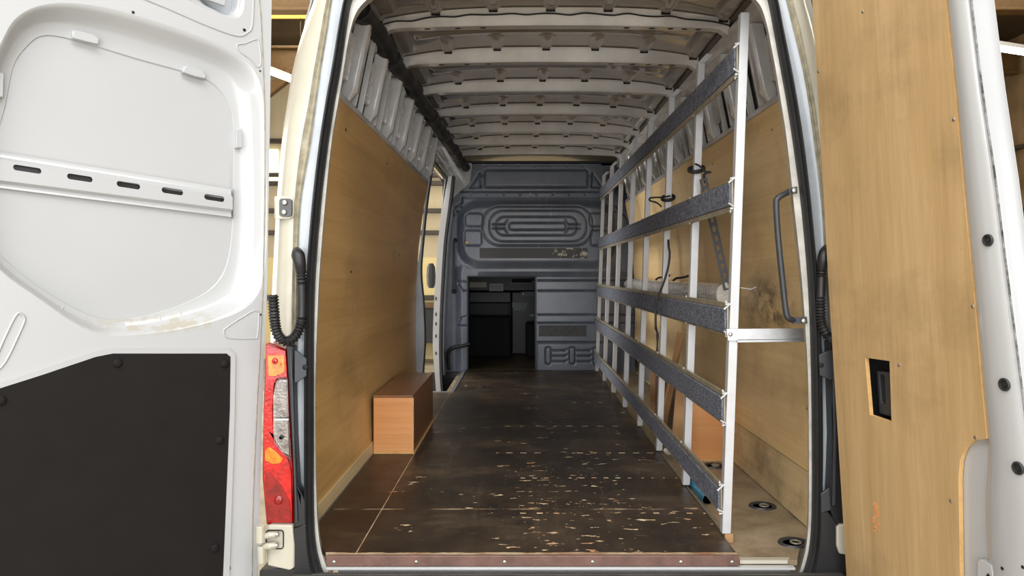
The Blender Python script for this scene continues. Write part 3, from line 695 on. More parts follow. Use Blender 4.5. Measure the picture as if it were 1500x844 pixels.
# align the two loops by angle round their middle
def byang(pts, c, n):
    q = sorted([(math.atan2(y-c[1], x-c[0]), x, y) for x, y in pts]); A_ = [a[0] for a in q]
    xs = [a[1] for a in q]; ys = [a[2] for a in q]
    A3 = [a-2*math.pi for a in A_]+A_+[a+2*math.pi for a in A_]; th = [-math.pi+2*math.pi*(k+.5)/n for k in range(n)]
    return [(float(np.interp(t, A3, xs*3)), float(np.interp(t, A3, ys*3))) for t in th]
ro, ri = byang(ro, (190,250), 200), byang(ri, (190,250), 200)
uo, ui = byang(uo, (315,-20), 60), byang(ui, (322,-22), 60)
def H3(pts, off): return [LD.hit(x, y, off) for x, y in pts]
mb = MB(); mb.plate(H3(outer, 0), [H3(ro, 0), H3(uo, 0)], LD.n*-.0008)
L = lambda t: mixp(ro, ri, t)
def deep(pts, d): return [LD.hit(x, y)-LD.n*d for x, y in pts]
mb.loft([deep(L(0),0), deep(L(.08),.002), deep(L(.16),.010), deep(L(.30),.028), deep(L(.45),.045), deep(L(.55),.050), deep(L(.97),.052), deep(L(1.0),.056)])
U = lambda t: mixp(uo, ui, t)
mb.loft([deep(U(0),0), deep(U(.12),.006), deep(U(.3),.008), deep(U(.42),.009), deep(U(.5),.014), deep(U(.7),.016), deep(U(.8),.026), deep(U(1),.05)])
o_ = [LD.hit(x, y) for x, y in outer]; c_ = sum(o_, Vector())/len(o_)
back = [p-LD.n*.085 for p in o_]
mb.loft([o_, [p-LD.n*.010+(p-c_).normalized()*.006 for p in o_], [p-LD.n*.075+(p-c_).normalized()*.006 for p in o_], back])
mb.plate(back, [], LD.n*-.003)
door = mb.build('rear_door', M['door_white'], van, ang=42, label='open white left rear door, bare pressed metal with a black trim board')
# window blank and the pressed upper recess floor
mb = MB(); mb.plate(deep(ri, .0565), [], LD.n*-.003); mb.build('window_blank', M['door_white'], door)
MB().plate(deep(ui, .051), [], LD.n*-.003).build('recess_floor', M['channel'], door)
MB().plate(deep([(282,-12),(300,-2),(330,9),(331,-2),(318,-12),(290,-40)], .0), [], LD.n*-.010).build('inner_bracket', M['door_white'], door, bevel=.002)
# slotted beam across
slots = [((43,246),21),((121,259),19),((193,270),17.5),((258,279),16),((320,289),15)]
def ln(x0, y0, x1, y1): return lambda x: y0+(y1-y0)*(x-x0)/(x1-x0)
b_top, b_bot = ln(0,231,347,288), ln(0,262,347,306)
def slot(cx, cy, w, h=4.2, sl=.155):
    out = []
    for sgn in (1, -1):
        for k in range(7):
            a = math.radians(-90+180*k/6); dx = sgn*(w-h)+sgn*h*math.cos(a); dy = sgn*h*math.sin(a); out.append((cx+dx, cy+dy+dx*sl))
    return out
xs = [-12, 60, 120, 180, 240, 300, 347]
beam = [(x, b_top(x)) for x in xs]+[(x, b_bot(x)) for x in xs[::-1]]
mb = MB(); mb.plate(deep(beam, .036), [deep(slot(c[0], c[1], w), .036) for c, w in slots], LD.n*-.004)
up = [(x, b_top(x)-7) for x in xs]+[(x, b_top(x)) for x in xs[::-1]]
rim = lambda f, off, d: deep([(x, f(x)+off) for x in xs], d)
mb.loft([rim(b_top,-13,.056), rim(b_top,-8,.050), rim(b_top,-4,.049), rim(b_top,0,.036)], False)
mb.loft([rim(b_bot,0,.036), rim(b_bot,4,.047), rim(b_bot,9,.047), rim(b_bot,11,.045), rim(b_bot,13,.057)], False)
mb.loft([rim(b_top,-58,.0562),rim(b_top,-18,.0545), rim(b_top,-15,.0545), rim(b_top,-13,.0562)], False)
mb.add([*deep([(347,b_top(347)-13),(347,b_bot(347)+13)], .036), *deep([(350,b_bot(347)+13),(350,b_top(347)-13)], .058)], [(0,1,2,3)])
mb.build('slotted_beam', M['door_white'], door, ang=30)
MB().plate(deep([(10,b_top(10)+3),(340,b_top(340)+3),(340,b_bot(340)-3),(10,b_bot(10)-3)], .0555), [], LD.n*-.0005).build('slot_shade_plate', M['steelgrey'], door)  # grey plate painting the shade seen inside the beam slots
# dried dirt along the lower curve of the recess (the paint itself is soiled there)
nt = M['door_white'].node_tree; pa, pb = LD.hit(130,470)-LD.n*.04, LD.hit(352,455)-LD.n*.04; pm = LD.hit(250,478)-LD.n*.04
dm = NT('soiled_door_paint'); DX, DY, DZ = dm.xyz()
cur = dm.math('SUBTRACT', DZ, dm.math('ADD', pm.z, dm.math('MULTIPLY', dm.math('POWER', dm.math('ABSOLUTE', dm.math('SUBTRACT', DX, pm.x)), 2), 1.0)))
msk = dm.band(dm.math('ABSOLUTE', dm.math('ADD', cur, -.004)), .034, .012)
msk = dm.math('MULTIPLY', msk, dm.math('MULTIPLY', dm.band(DX, pa.x-.03, pa.x+.08), dm.band(DX, pb.x+.01, pb.x-.08)))
msk = dm.math('MULTIPLY', msk, dm.band(dm.noise(26, detail=5, rough=.65), .47, .54))
cc = dm.mix(dm.math('MULTIPLY', msk, .55), (174,176,178), (158,148,122)); dm.set(cc, .34, coat=.6)
door.data.materials[0] = dm.mat
# small clips along the blank
for q in ([(109,41),(114,39),(144,47),(150,52),(149,61),(128,56),(110,51)], [(274,95),(280,92),(304,101),(308,107),(307,112),(290,108),(273,102)], [(352,185),(361,187),(361,215),(352,215)], [(-4,101),(8,102),(7,140),(-4,138)]):
    MB().plate(deep(q, .034), [], LD.n*-.02).build('panel_clip', M['door_white'], door, bevel=.003)
for a, b in (((98,450),(94,458)), ((240,465),(243,473)), ((271,457),(273,467))):
    MB().tube([LD.hit(*a)-LD.n*.051, LD.hit(*b)-LD.n*.049], .0022, 6).build('press_line', M['door_white'], door)
# pressed outlines
def crease(pts, r=.0022, closed=True, sm=4, mat='door_white', off=.0006):
    return MB().tube([LD.hit(x, y)+LD.n*off for x, y in catmull(pts, sm, closed)], r, 8, closed=closed, caps=not closed).build('pressed_rim', M[mat], door, ang=60)
crease([(347,66),(358,64),(374,58),(379,62),(382,92),(376,98),(368,88),(352,76)])
crease([(328,486),(333,479),(368,457),(377,456),(379,462),(377,492),(370,496),(334,495)])
crease([(-10,545),(-4,520),(22,464),(32,461),(36,468),(32,480),(8,530)], .003)
crease([(200,-6),(240,10),(300,36),(345,52),(362,48),(370,30),(372,-60)], .003, False)
crease([(378,-80),(380,0),(383,40),(388,200),(385,420),(376,600),(370,760),(368,950)], .0018, False, 4, 'sealer')
# lower black board with its raised border
brd = [(-70,592),(0,569),(60,550),(140,523),(165,518),(332,518),(338,523),(337,600),(333,700),(327,844),(322,960),(-70,960)]
bout = [(-70,583),(0,560),(60,541),(138,515),(163,511),(336,511),(345,520),(344,600),(341,700),(336,844),(332,960),(-70,960)]
MB().plate([LD.hit(x, y, .006) for x, y in bout], [[LD.hit(x, y, .006) for x, y in brd[:-2]+[(322,955),(-65,955)]]], LD.n*-.006).build('board_rim', M['door_white'], door, bevel=.003)
MB().plate([LD.hit(x, y, .005) for x, y in brd], [], LD.n*-.004).build('trim_board', M['trimblack'], door, bevel=.0015, label='black textured trim board')
for x, y in ((172,532),(329,533),(322,645),(315,803),(1,587)):
    MB().dome(LD.hit(x, y, .006), LD.n, .0125, .007, 16).build('push_fastener', M['trimblack'], door)
for x, y, r in ((195,18,.004),(358,44,.005),(381,104,.003),(335,833,.007),(382,461,.003)):
    MB().dome(LD.hit(x, y, .0005), LD.n, r, .002, 10).build('rivet', M['hole' if r < .006 else 'zinc'], door)

# =================================================================== RIGHT REAR DOOR (lined with plywood)
A, B = P(1190,0,2.20), P(1240,844,2.20)
RD = Plane(A, B, A+Vector((.2,-1,0)))
outer = [(1183,-90),(1240,-90),(1415,-90),(1424,0),(1440,130),(1459,260),(1474,380),(1492,520),(1509,650),(1518,700),(1535,800),(1543,850),(1561,980),(1252,980),(1244,844),(1194,0)]
cut = [(1267,524),(1303,529),(1306,619),(1274,608)]
def R3(pts, off): return [RD.hit(x, y, off) for x, y in pts]
mb = MB(); of = R3(outer, 0); c_ = sum(of, Vector())/len(of)
mb.plate(of, [R3([(1263,518),(1308,523),(1311,627),(1270,615)], 0)], RD.n*-.001)
mb.loft([of, [p-RD.n*.006+(p-c_).normalized()*.002 for p in of], [p-RD.n*.030+(p-c_).normalized()*.002 for p in of], [p-RD.n*.036+(p-c_).normalized()*.006 for p in of], [p-RD.n*.052+(p-c_).normalized()*.006 for p in of], [p-RD.n*.058 for p in of]])
mb.plate([p-RD.n*.058 for p in of], [], RD.n*-.002)
rdoor = mb.build('rear_door', M['door_white'], van, ang=42, label='open right rear door lined with pale plywood')
plyo = [(1181,-90),(1378,-90),(1385,0),(1398,130),(1412,290),(1426,430),(1437,560),(1445,643),(1425,646),(1413,656),(1406,675),(1404,700),(1406,844),(1408,980),(1250,980),(1240,844),(1214,420),(1190,0)]
MB().plate(R3(plyo, .014), [R3(cut, .014)], RD.n*-.012, me=1).build('plywood_panel', [M['ply_door'], M['ply_edge']], rdoor, label='pale scuffed plywood panel screwed to the door')
# handle recess
mb = MB(); q0 = R3([(1265,521),(1306,527),(1309,624),(1271,612)], -.001); q1 = [p-RD.n*.040 for p in q0]
mb.loft([q0, q1]); mb.plate(q1, [], RD.n*-.002)
hr = mb.build('handle_recess', M['blackpl'], rdoor)
q = [(1286,546),(1303,549),(1306,607),(1290,602)]
mb = MB(); mb.plate(R3([(1284,543),(1305,546),(1308,612),(1288,606)], -.016), [R3([(1288,549),(1295,550),(1297,592),(1291,590)], -.016)], RD.n*-.02); mb.build('pull_handle', M['greytube'], hr, bevel=.002)
for x, y in ((1264,17),(1397,175),(1317,535),(1425,449),(1429,641),(1393,734),(1199,105)):
    MB().dome(RD.hit(x, y, .014), RD.n, .005, .002, 10).build('wood_screw', M['zinc'], rdoor)
# folded door frame: inner band and outer band with a dirty joint between them
s1i = [(1380,-90),(1387,0),(1400,130),(1414,290),(1428,430),(1439,560),(1447,645),(1447,690),(1444,730),(1446,800),(1450,850),(1456,980)]
s1o = [(1412,-90),(1421,0),(1437,130),(1456,260),(1471,380),(1489,520),(1506,650),(1515,700),(1522,740),(1532,800),(1540,850),(1558,980)]
s2i = [(a+4, b) for a, b in s1o]
s2o = [(1444,-90),(1456,0),(1482,120),(1506,240),(1527,360),(1553,520),(1575,650),(1584,700),(1591,740),(1602,800),(1611,850),(1632,980)]
def bandm(a, b, hs):
    mb = MB(); a, b = catmull(a, 4), catmull(b, 4)
    mb.loft([R3(mixp(a, b, t), h) for t, h in hs], False); return mb
bandm(s1i, s1o, [(0,0),(.02,.012),(.10,.021),(.30,.024),(.75,.022),(.92,.016),(1,.002)]).build('frame_band', M['door_white'], rdoor, ang=60)
0 and bandm(s2i, s2o, [(0,.002),(.1,.012),(.35,.015),(.62,.012),(.72,.016),(.9,.012),(1,-.002)]).build('frame_band', M['door_white'], rdoor, ang=60)
m = NT('grimy_joint'); c = m.mix(m.band(m.noise(14, m.map((1,1,2)), 5, .7), .38, .6), (60,54,50), (170,168,165)); M['grime'] = m.set(c, .8)
bandm([(a+.6, b) for a, b in s1o], [(a+3.6, b) for a, b in s1o], [(0,.0035),(1,.0035)]).build('dirty_joint', M['grime'], rdoor)
for x, y, r in ((1448,352,9),(1472,563.5,9.5),(1492,686,9.5)):
    c = RD.hit(x, y, .023); e1 = (RD.hit(x, y-r, .023)-c).length; mb = MB()
    a = RD.n.orthogonal().normalized(); b = RD.n.cross(a); rr = []
    for q, h in ((1,0),(1,.003),(.9,.005),(.68,.004),(.62,.001),(.3,.001),(.25,.003),(.02,.003)): rr.append([c+RD.n*h+(a*math.cos(2*math.pi*k/24)+b*math.sin(2*math.pi*k/24))*e1*q for k in range(24)])
    mb.loft(rr, True, True).build('rubber_plug', M['rubber'], rdoor, ang=30)
for x, y in ((1468,833),(1498,831)): MB().dome(RD.hit(x, y, .024), RD.n, .004, .001, 10).build('drilled_hole', M['hole'], rdoor)
MB().plate(R3([(1430,822),(1434,819),(1452,829),(1456,850),(1456,960),(1432,960)], .018), [], RD.n*-.016).build('latch_housing', M['door_white'], rdoor, bevel=.004)
MB().plate(R3([(1444,844),(1447,840),(1451,846),(1451,870),(1444,870)], .020), [], RD.n*-.001).build('latch_slot', M['hole'], rdoor)
# scorched scratch on the plywood
mb = MB()
random.seed(3)
for k in range(10):
    x = 1283+random.uniform(-4,5); y = 738+k*4.2; mb.plate(R3([(x-3,y),(x+1,y-3),(x+3,y+2),(x,y+4)], .0145), [], RD.n*-.0004)
mb.build('scorch_mark', M['ply_box'], rdoor, label='orange-brown scuff')

# =================================================================== REAR CORNER FITTINGS
YC = 2.235
# tail lamp
tl = MB(); px_plate(tl, [(389,503),(395,502),(419,512),(422,560),(426,640),(430,700),(430,769),(424,771),(390,769),(384,700),(385,620),(387,560)], YC+.004, .07)
lamp = tl.build('tail_lamp', M['darkred'], van, bevel=.006, label='tall red and clear tail lamp')
def lens(name, pts, mat, y=YC-.004, d=.008, bev=.003, sm=0, lab=None):
    mb = MB(); px_plate(mb, pts, y, d, sm=sm); return mb.build(name, M[mat], lamp, bevel=bev, label=lab)
lens('brake_lens', [(390,505),(418,514),(420.5,552),(406,554),(401,562),(399,600),(400,628),(402,645),(410,658),(420,668),(426,690),(428,764),(392,766),(386,700),(386,620),(389,550)], 'red', lab='red lens')
lens('lower_lens', [(387,690),(396,694),(412,712),(424,735),(427,763),(392,764)], 'darkred', YC-.0062, .003, .001, lab='darker red lower lens')
lens('lens_glow', [(392,521),(416,520),(417,545),(404,551),(393,551)], 'amber', YC-.0065, .003, .001, lab='amber patch painted as glow in the upper lens')  # amber colour paints the gleam of reflectors catching light
lens('lens_glow', [(388,660),(394,655),(404,662),(414,672),(412,678),(399,680),(388,675)], 'amber', YC-.0065, .003, .001, lab='orange patch painted as glow')
lens('reverse_reflector', [(405,560),(412,556),(420,557),(421,600),(423,640),(424,668),(414,662),(404,648),(401,630),(401,580)], 'chrome', YC-.002, .003, .001, lab='silver reflector')
lens('clear_lens', [(404,558),(411,554),(421,555),(422,600),(424.5,640),(425.5,674),(414,664),(402,649),(400,630),(400,580)], 'clear', YC-.012, .004, .002, lab='clear lens')
lens('lens_bar', [(401,613.5),(422.5,613.5),(422.5,616),(401,616)], 'labelw', YC-.014, .003, .0008)
for (x, y, r, mt) in ((403,529,4.5,'red'),(403,529,2,'labelw'),(412,641,3,'greytube'),(408,733,6.5,'darkred'),(411,533,2,'amber')):
    mb = MB(); mb.dome(P(x, y, YC-.006), (0,-1,0), r*YC/F, .006, 16); mb.build('bulb', M[mt], lamp)
# black covers beside the lamp
def part(name, pts, mat, y=YC, d=.03, bev=.004, sm=0, lab=None, par=None):
    mb = MB(); px_plate(mb, pts, y, d, sm=sm); return mb.build(name, M[mat], par or van, bevel=bev, label=lab)
part('lamp_cover', [(418,505),(430,507),(430,560),(432,640),(436,712),(449,738),(449,770),(430,774),(430,700),(426,640),(422,560),(419,512)], 'blackpl', YC-.002, .04)
part('cover_rib', [(425,512),(427,512),(431,640),(436,765),(433,765),(428,640)], 'greytube', YC-.008, .008, .001)
bk = part('latch_bracket', [(431,514),(433,513),(449,526),(449,551),(434,561),(431,560)], 'greytube', YC-.012, .010, .002)
mb = MB(); mb.dome(P(447,538,YC-.012), (0,-1,0), .009, .003); mb.build('latch_hole', M['hole'], bk)
part('bumper_corner', [(380,836),(400,834),(430,834),(430,775),(449,768),(449,795),(453,825),(462,850),(470,900),(378,900)], 'blackpl', YC-.006, .08, .012, lab='black plastic bumper corner')
hp = part('hinge_plate', [(391,771),(397,769),(428,770),(431,800),(431,832),(424,836),(392,829),(389,800)], 'cream', YC-.012, .03, .006, lab='cream lower hinge plate')
mb = MB()
mb.tube([P(386,786,YC-.02), P(396,784,YC-.03), P(406,783,YC-.02)], .010, 8); mb.tube([P(385,801,YC-.02), P(396,800,YC-.03), P(405,799,YC-.02)], .011, 8)
mb.tube([P(382,770,YC-.03), P(382,795,YC-.03)], .014, 10); mb.tube([P(383,800,YC-.03), P(384,825,YC-.03)], .012, 10)
mb.build('hinge_arm', M['cream'], hp, bevel=.002)
mb = MB(); mb.tube([P(x, y, YC-.014) for x, y in rrect(390,777,415,804,4)], .0018, 6, closed=True); mb.build('plate_outline', M['hole'], hp)
for x, y in ((405.5,783),(404.5,799)): MB().dome(P(x,y,YC-.026),(0,-1,0),.008,.006,8).build('bolt', M['zinc'], hp)
h2 = part('hinge_plate', [(401,287),(428,287),(431,291),(431,316),(427,321),(401,321)], 'cream', 2.262, .03, .005, lab='cream upper hinge plate')
part('hinge_leaf', rrect(409,291,427,317,4), 'steelgrey', 2.250, .014, .003, par=h2)
for x, y in ((417,297),(416,311)): MB().dome(P(x,y,2.248),(0,-1,0),.009,.006,8).build('bolt', M['zinc'], h2)
# ribbed cable boots to both doors
def boot(path, Y, label, elbow, side):
    pts = [Vector((*P(x, y, Y+dy),)) for x, y, dy in path]
    sm = [Vector(p) for p in catmull([tuple(p) for p in pts], 26)]
    L_ = [0]
    for i in range(len(sm)-1): L_.append(L_[-1]+(sm[i+1]-sm[i]).length)
    rr = []
    for s_ in L_:
        f = s_/L_[-1]
        ribbed = f < .10 or f > .36
        rr.append(.0150+(.0024*math.sin(s_*2*math.pi/.0095) if ribbed else -.001))
    b = MB().tube(sm, rr, 14).build('cable_boot', M['blackpl'], van, ang=60, label=label)
    e = MB(); ee = [Vector((*P(x, y, Y+dy),)) for x, y, dy in elbow[0]]; e.tube(catmull([tuple(p) for p in ee], 5), elbow[1], 14); e.build('boot_elbow', M['blackpl'], b, ang=60)
    return b
def radl(n, a): return [float(np.interp(i/(n-1), [0,.15,.4,.7,1], a)) for i in range(n)]
boot([(441,398,0),(442,420,0),(442.5,450,0),(441,472,-.005),(434,490,-.01),(424,499,-.015),(414,498,-.02),(406,488,-.03),(402.5,470,-.04),(401,450,-.05),(400,432,-.05)], 2.225, 'black ribbed cable boot between body and left door',
     ([(434,366,.03),(436,372,.0),(439,384,-.01),(441,400,-.0)], radl(16, [.006,.014,.021,.019,.015])), -1)
boot([(1204,394,0),(1202.5,420,0),(1202,448,0),(1203,468,0),(1207,483,-.005),(1214,493,-.01),(1224,500,-.03)], 2.225, 'black ribbed cable boot beside the plywood-lined door',
     ([(1211,361,.03),(1209,368,0),(1206,380,-.01),(1204,395,0)], radl(16, [.006,.012,.018,.018,.015])), 1)
# right corner: black covers, bracket
part('lamp_cover', [(1215,500),(1224,500),(1246,770),(1225,774),(1215,742),(1217,700),(1219,640),(1217,560)], 'blackpl', YC, .04)
part('cover_rib', [(1219,512),(1223,512),(1226,640),(1224,740),(1219,742),(1222,640)], 'greytube', YC-.010, .010, .002)
bk = part('latch_bracket', [(1200,520),(1217,513),(1220,514),(1220,556),(1216,557),(1201,550)], 'greytube', YC-.012, .010, .002)
mb = MB(); mb.dome(P(1203,535,YC-.012), (0,-1,0), .008, .003); mb.build('latch_hole', M['hole'], bk)
part('latch_bracket', [(1202,724),(1215,715),(1217,748),(1203,752)], 'greytube', YC-.008, .010, .002)
part('bumper_corner', [(1200,752),(1212,748),(1228,768),(1246,780),(1260,900),(1180,900),(1194,830),(1200,800)], 'blackpl', YC-.004, .08, .010, lab='black plastic bumper corner behind the plywood door')
part('hinge_plate', [(1226,772),(1232,769),(1255,769),(1255,816),(1230,812),(1226,800)], 'cream', YC-.012, .02, .004)
# grab handle on the right pillar
gh = MB(); g = [(1176,281,2.33),(1163,279,2.30),(1150,284,2.26),(1139,291,2.25),(1137,302,2.25),(1140,350,2.25),(1146,410,2.25),(1151,455,2.25),(1155,466,2.25),(1163,469,2.26),(1175,470,2.27)]
gh.tube(catmull([tuple(P(x,y,Y)) for x,y,Y in g], 5), .0095, 12)
ghb = gh.build('grab_handle', M['greytube'], van, ang=60, label='dark grey tubular grab handle')
MB().plate([P(x,y,2.255) for x,y in ((1155,276),(1168,273),(1168,283),(1156,285))], [], (0,.004,0)).build('foot', M['greytube'], ghb)
MB().plate([P(x,y,2.252) for x,y in ((1160,465),(1182,464),(1183,474),(1161,475))], [], (0,.004,0)).build('foot', M['greytube'], ghb)
for x, y in ((1163,279),(1177,470)): MB().dome(P(x,y,2.248),(0,-1,0),.008,.005,10).build('screw', M['zinc'], ghb)

# =================================================================== PLYWOOD LININGS
barrel = [(1.54,-.660),(1.32,-.700),(1.07,-.730),(.77,-.7475),(.495,-.7525),(.27,-.7475),(.14,-.742),(.004,-.735)]
def lining(name, side, mat, y0, y1, zt, zb_, label, off=0, th=.009, sub=None):
    bz = sorted(barrel); z = [q[0] for q in bz]; x = [q[1] for q in bz]
    zs = np.linspace(zt, zb_, 24); X_ = [float(np.interp(a, z, x)) for a in zs]
    X_ = [float(np.interp(a, z, x)) for a in zs]
    pr = [((v+off) if side < 0 else 2*C0-(v+off), float(a)) for v, a in zip(X_, zs)]
    pb = [((v+off-th) if side < 0 else 2*C0-(v+off-th), float(a)) for v, a in zip(X_, zs)]
    mb = MB(); mb.loft([[Vector((a, y, b)) for a, b in pr+pb[::-1]] for y in (y0, y1)], True, True)
    return mb, pr
mb, pr = lining('', -1, None, 2.415, 5.10, 1.535, .030, '')
lp = mb.build('plywood_lining', M['ply_left'], None, ang=30); tag(lp, 'brown plywood sheet lining the bare wall behind the floor-standing orange box', 'panel', 'plywood wall linings')
mb, _ = lining('', -1, None, 2.415, 5.10, 1.560, 1.537, ''); mb.build('top_trim', M['inner'], lp)
mb, _ = lining('', -1, None, 2.46, 5.10, .055, .004, '', .008, .007); mb.build('bottom_strip', M['ply_skirt'], lp)
mb, pr = lining('', 1, None, 2.415, 6.50, 1.535, .175, '')
rp_ = mb.build('plywood_lining', M['ply_right'], None, ang=30); tag(rp_, 'pale plywood sheet lining the wall behind the metal rack', 'panel', 'plywood wall linings')
mb, _ = lining('', 1, None, 2.415, 6.50, 1.560, 1.537, ''); mb.build('top_trim', M['inner'], rp_)
mb, _ = lining('', 1, None, 2.415, 3.44, .172, -.018, '', .004, .010)
sk = mb.build('skirting_board', M['ply_skirt'], None); tag(sk, 'low dirty plywood skirting strip along the foot of the wall behind the rack', 'skirting board')
for x, y, Y in ((1133,148,2.9),(1176,455,2.5)):
    pass
for (z, Y) in ((1.45,2.75),(1.45,3.6),(1.2,2.62),(.4,2.6),(.9,3.1),(1.0,4.3)):
    bz = sorted(barrel); xx = float(np.interp(z, [q[0] for q in bz], [q[1] for q in bz]))
    MB().dome((2*C0-xx-.001, Y, z), (-1,0,0), .006, .002, 8).build('screw', M['zinc'], rp_)
    MB().dome((xx+.001, Y, z), (1,0,0), .006, .002, 8).build('screw', M['hole'], lp)

# =================================================================== FLOOR BOARD AND EDGING
out = [(-.613,2.256),(.692,2.256),(.690,4.0),(.688,6.52),(.66,6.58),(-.49,6.58),(-.492,5.318),(-.722,5.318),(-.722,2.47),(-.667,2.352)]
t = MB(); t.plate([(x, y, 0) for x, y in out], [], (0,0,-.018))
fb = t.build('floor_board', M['floorboard'], None, bevel=.001); tag(fb, 'worn dark brown floor board with scratches and chipped patches', 'floor board')
e = MB(); e.box((-.613,2.242,-.0320),(.692,2.2545,.0015))
ed = e.build('edging_strip', M['edging'], None, bevel=.002); tag(ed, 'brown screwed edging strip across the rear edge of the dark floor', 'edging strip')
for x in (489,609.5,739,868,997.5,1072.5):
    MB().dome(P(x,824,2.2415),(0,-1,0),.0058,.002,12).build('screw', M['zinc'], ed)

# =================================================================== WHEEL BOXES
def wheel_box(x0, x1, y0, y1, h, label, z0=.001):
    t = thing('wheel_arch_box', ((x0+x1)/2, (y0+y1)/2, z0), label, 'box', 'wheel arch boxes')
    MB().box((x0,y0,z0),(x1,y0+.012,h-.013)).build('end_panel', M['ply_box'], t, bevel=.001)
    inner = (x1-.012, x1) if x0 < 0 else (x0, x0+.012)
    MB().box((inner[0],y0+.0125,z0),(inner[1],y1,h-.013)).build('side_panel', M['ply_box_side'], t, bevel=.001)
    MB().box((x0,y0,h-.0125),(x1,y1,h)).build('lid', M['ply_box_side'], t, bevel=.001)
    e = MB(); xx = inner[1]-.001 if x0 < 0 else inner[0]-.003
    e.box((xx,y0-.001,z0),(xx+.004,y0+.010,h-.013)); e.box((x0,y0-.003,z0),(x1+.006 if x0 < 0 else x1,y0-.0005,z0+.008))
    if x0 < 0: e.box((x1+.001,y0-.001,z0),(x1+.006,y1,z0+.007))
    e.build('corner_edge', M['ply_edge'], t)
    return t
wheel_box(-.725, -.530, 3.51, 4.31, .290, 'orange plywood wheel arch box standing clear on the dark floor')
wheel_box(.815, 1.028, 3.46, 4.28, .290, 'orange plywood wheel arch box behind the lower rails of the rack', -.0215)

# =================================================================== GLASS RACK
S0, NP = .577, 8
def rx(z): return .698+.036*z
rack = thing('glass_rack', (.72, 2.418, -.02), 'aluminium rack with five grey carpet-faced rails running the length of the van', 'rack')
PW = .0148
for k in range(NP):
    Y = 2.418+S0*k+(.0 if k else 0); mb = MB(); za, zt = .004, 1.778
    if k == 0: za = .012
    q0 = [(rx(za)-PW,Y-.015,za),(rx(za)+PW,Y-.015,za),(rx(za)+PW,Y+.015,za),(rx(za)-PW,Y+.015,za)]
    q1 = [(rx(zt)-PW,Y-.015,zt),(rx(zt)+PW,Y-.015,zt),(rx(zt)+PW,Y+.015,zt),(rx(zt)-PW,Y+.015,zt)]
    mb.hexa(q0, q1); p = mb.build('upright', M['alu'], rack, bevel=.0015)
    if k:   # short bracket from the head of the upright to the body side
        b = MB(); b.hexa([(rx(zt)-PW,Y-.014,zt+.001),(rx(zt)+PW,Y-.014,zt+.001),(rx(zt)+PW,Y+.014,zt+.001),(rx(zt)-PW,Y+.014,zt+.001)],
                         [(rx(zt)+.022,Y-.014,zt+.040),(rx(zt)+.050,Y-.014,zt+.036),(rx(zt)+.050,Y+.014,zt+.036),(rx(zt)+.022,Y+.014,zt+.040)])
        b.build('head_bracket', M['alu'], rack, bevel=.0015)
RZ = [(1.660,1.578),(1.204,1.123),(.776,.690),(.474,.388),(.163,.088)]
y0, y1 = 2.412, 6.50
for i, (zt, zb2) in enumerate(RZ):
    r = MB(); x1, x0 = rx((zt+zb2)/2)-PW-.001, None; w = .010; lt, lb = (.006, .019) if zt > 1 else (.019, .005)
    r.box((x1-.006,y0,zb2-lb),(x1,y1,zt+lt))
    r.box((x1-w,y0,zt+.002),(x1-.006,y1,zt+.006)); r.box((x1-w,y0,zb2-.006),(x1-.006,y1,zb2-.002))
    r.hexa([(x1-w,y0,zt+.006),(x1-w+.004,y0,zt+.006),(x1-w+.004,y1,zt+.006),(x1-w,y1,zt+.006)], [(x1-.010,y0,zt+lt),(x1-.006,y0,zt+lt),(x1-.006,y1,zt+lt),(x1-.010,y1,zt+lt)])
    r.hexa([(x1-.010,y0,zb2-lb-.002),(x1-.006,y0,zb2-lb-.002),(x1-.006,y1,zb2-lb-.002),(x1-.010,y1,zb2-lb-.002)], [(x1-w,y0,zb2-.006),(x1-w+.004,y0,zb2-.006),(x1-w+.004,y1,zb2-.006),(x1-w,y1,zb2-.006)])
    rail = r.build('rail', M['tanalu'], rack, bevel=.0012)
    MB().box((x1-w-.004,y0-.001,zb2),(x1-.0065,y1,zt)).build('carpet_pad', M['carpet'], rail, bevel=.004)
    sc_ = MB()
    for k in range(NP):
        Y = 2.418+S0*k
        for z in (zt+lt-.001, zb2-lb+.001): sc_.dome((x1-.0075,Y,z),(-1,0,0),.0065,.004,8)
    sc_.build('rivet', M['alu'], rail)
    for z, dz in ((zt+.012,.016),(zb2-.010,-.018)):             # white tie ends by the first upright
        MB().tube([(x1-.012,y0-.004,z), (x1+.006,y0-.006,z+.004), (x1-.020,y0-.012,z-dz)], .0030, 6).build('cable_tie', M['labelw'], rail)
# base angle between the uprights, end bracket
MB().box((.693,2.44,-.0205),(.728,6.48,-.0165)).box((.7015,2.44,-.0165),(.704,6.48,-.004)).build('base_angle', M['tanalu'], rack, bevel=.001)
MB().box((.694,2.405,-.0205),(.722,2.436,.011)).build('foot', M['card'], rack, bevel=.001)
b = MB(); YR = 2.396
b.plate([P(x, y, YR) for x, y in ((1064,482),(1178,481),(1180,497),(1066,499))], [], (0,.004,0)); b.plate([P(x, y, YR) for x, y in ((1080,497.2),(1177,496.2),(1179,501),(1080,502))], [], (0,.030,0))
br = b.build('end_bracket', M['alubar'], rack, bevel=.001, label='flat brushed metal bracket to the body pillar')
MB().dome(P(1070,490,YR-.001),(0,-1,0),.007,.004,12).build('screw', M['zinc'], br)
b = MB(); b.tube([P(1085,421.5,2.7), P(1100,424,2.66), P(1107,421,2.64)], .0022, 6); b.build('tie_tail', M['labelw'], rack)
# vertical brace, black, behind the far uprights
b = MB(); b.hexa([(.80,5.45,-.018),(.86,5.45,-.018),(.86,5.47,-.018),(.80,5.47,-.018)],[(.83,5.45,1.40),(.89,5.45,1.40),(.89,5.47,1.40),(.83,5.47,1.40)]); 

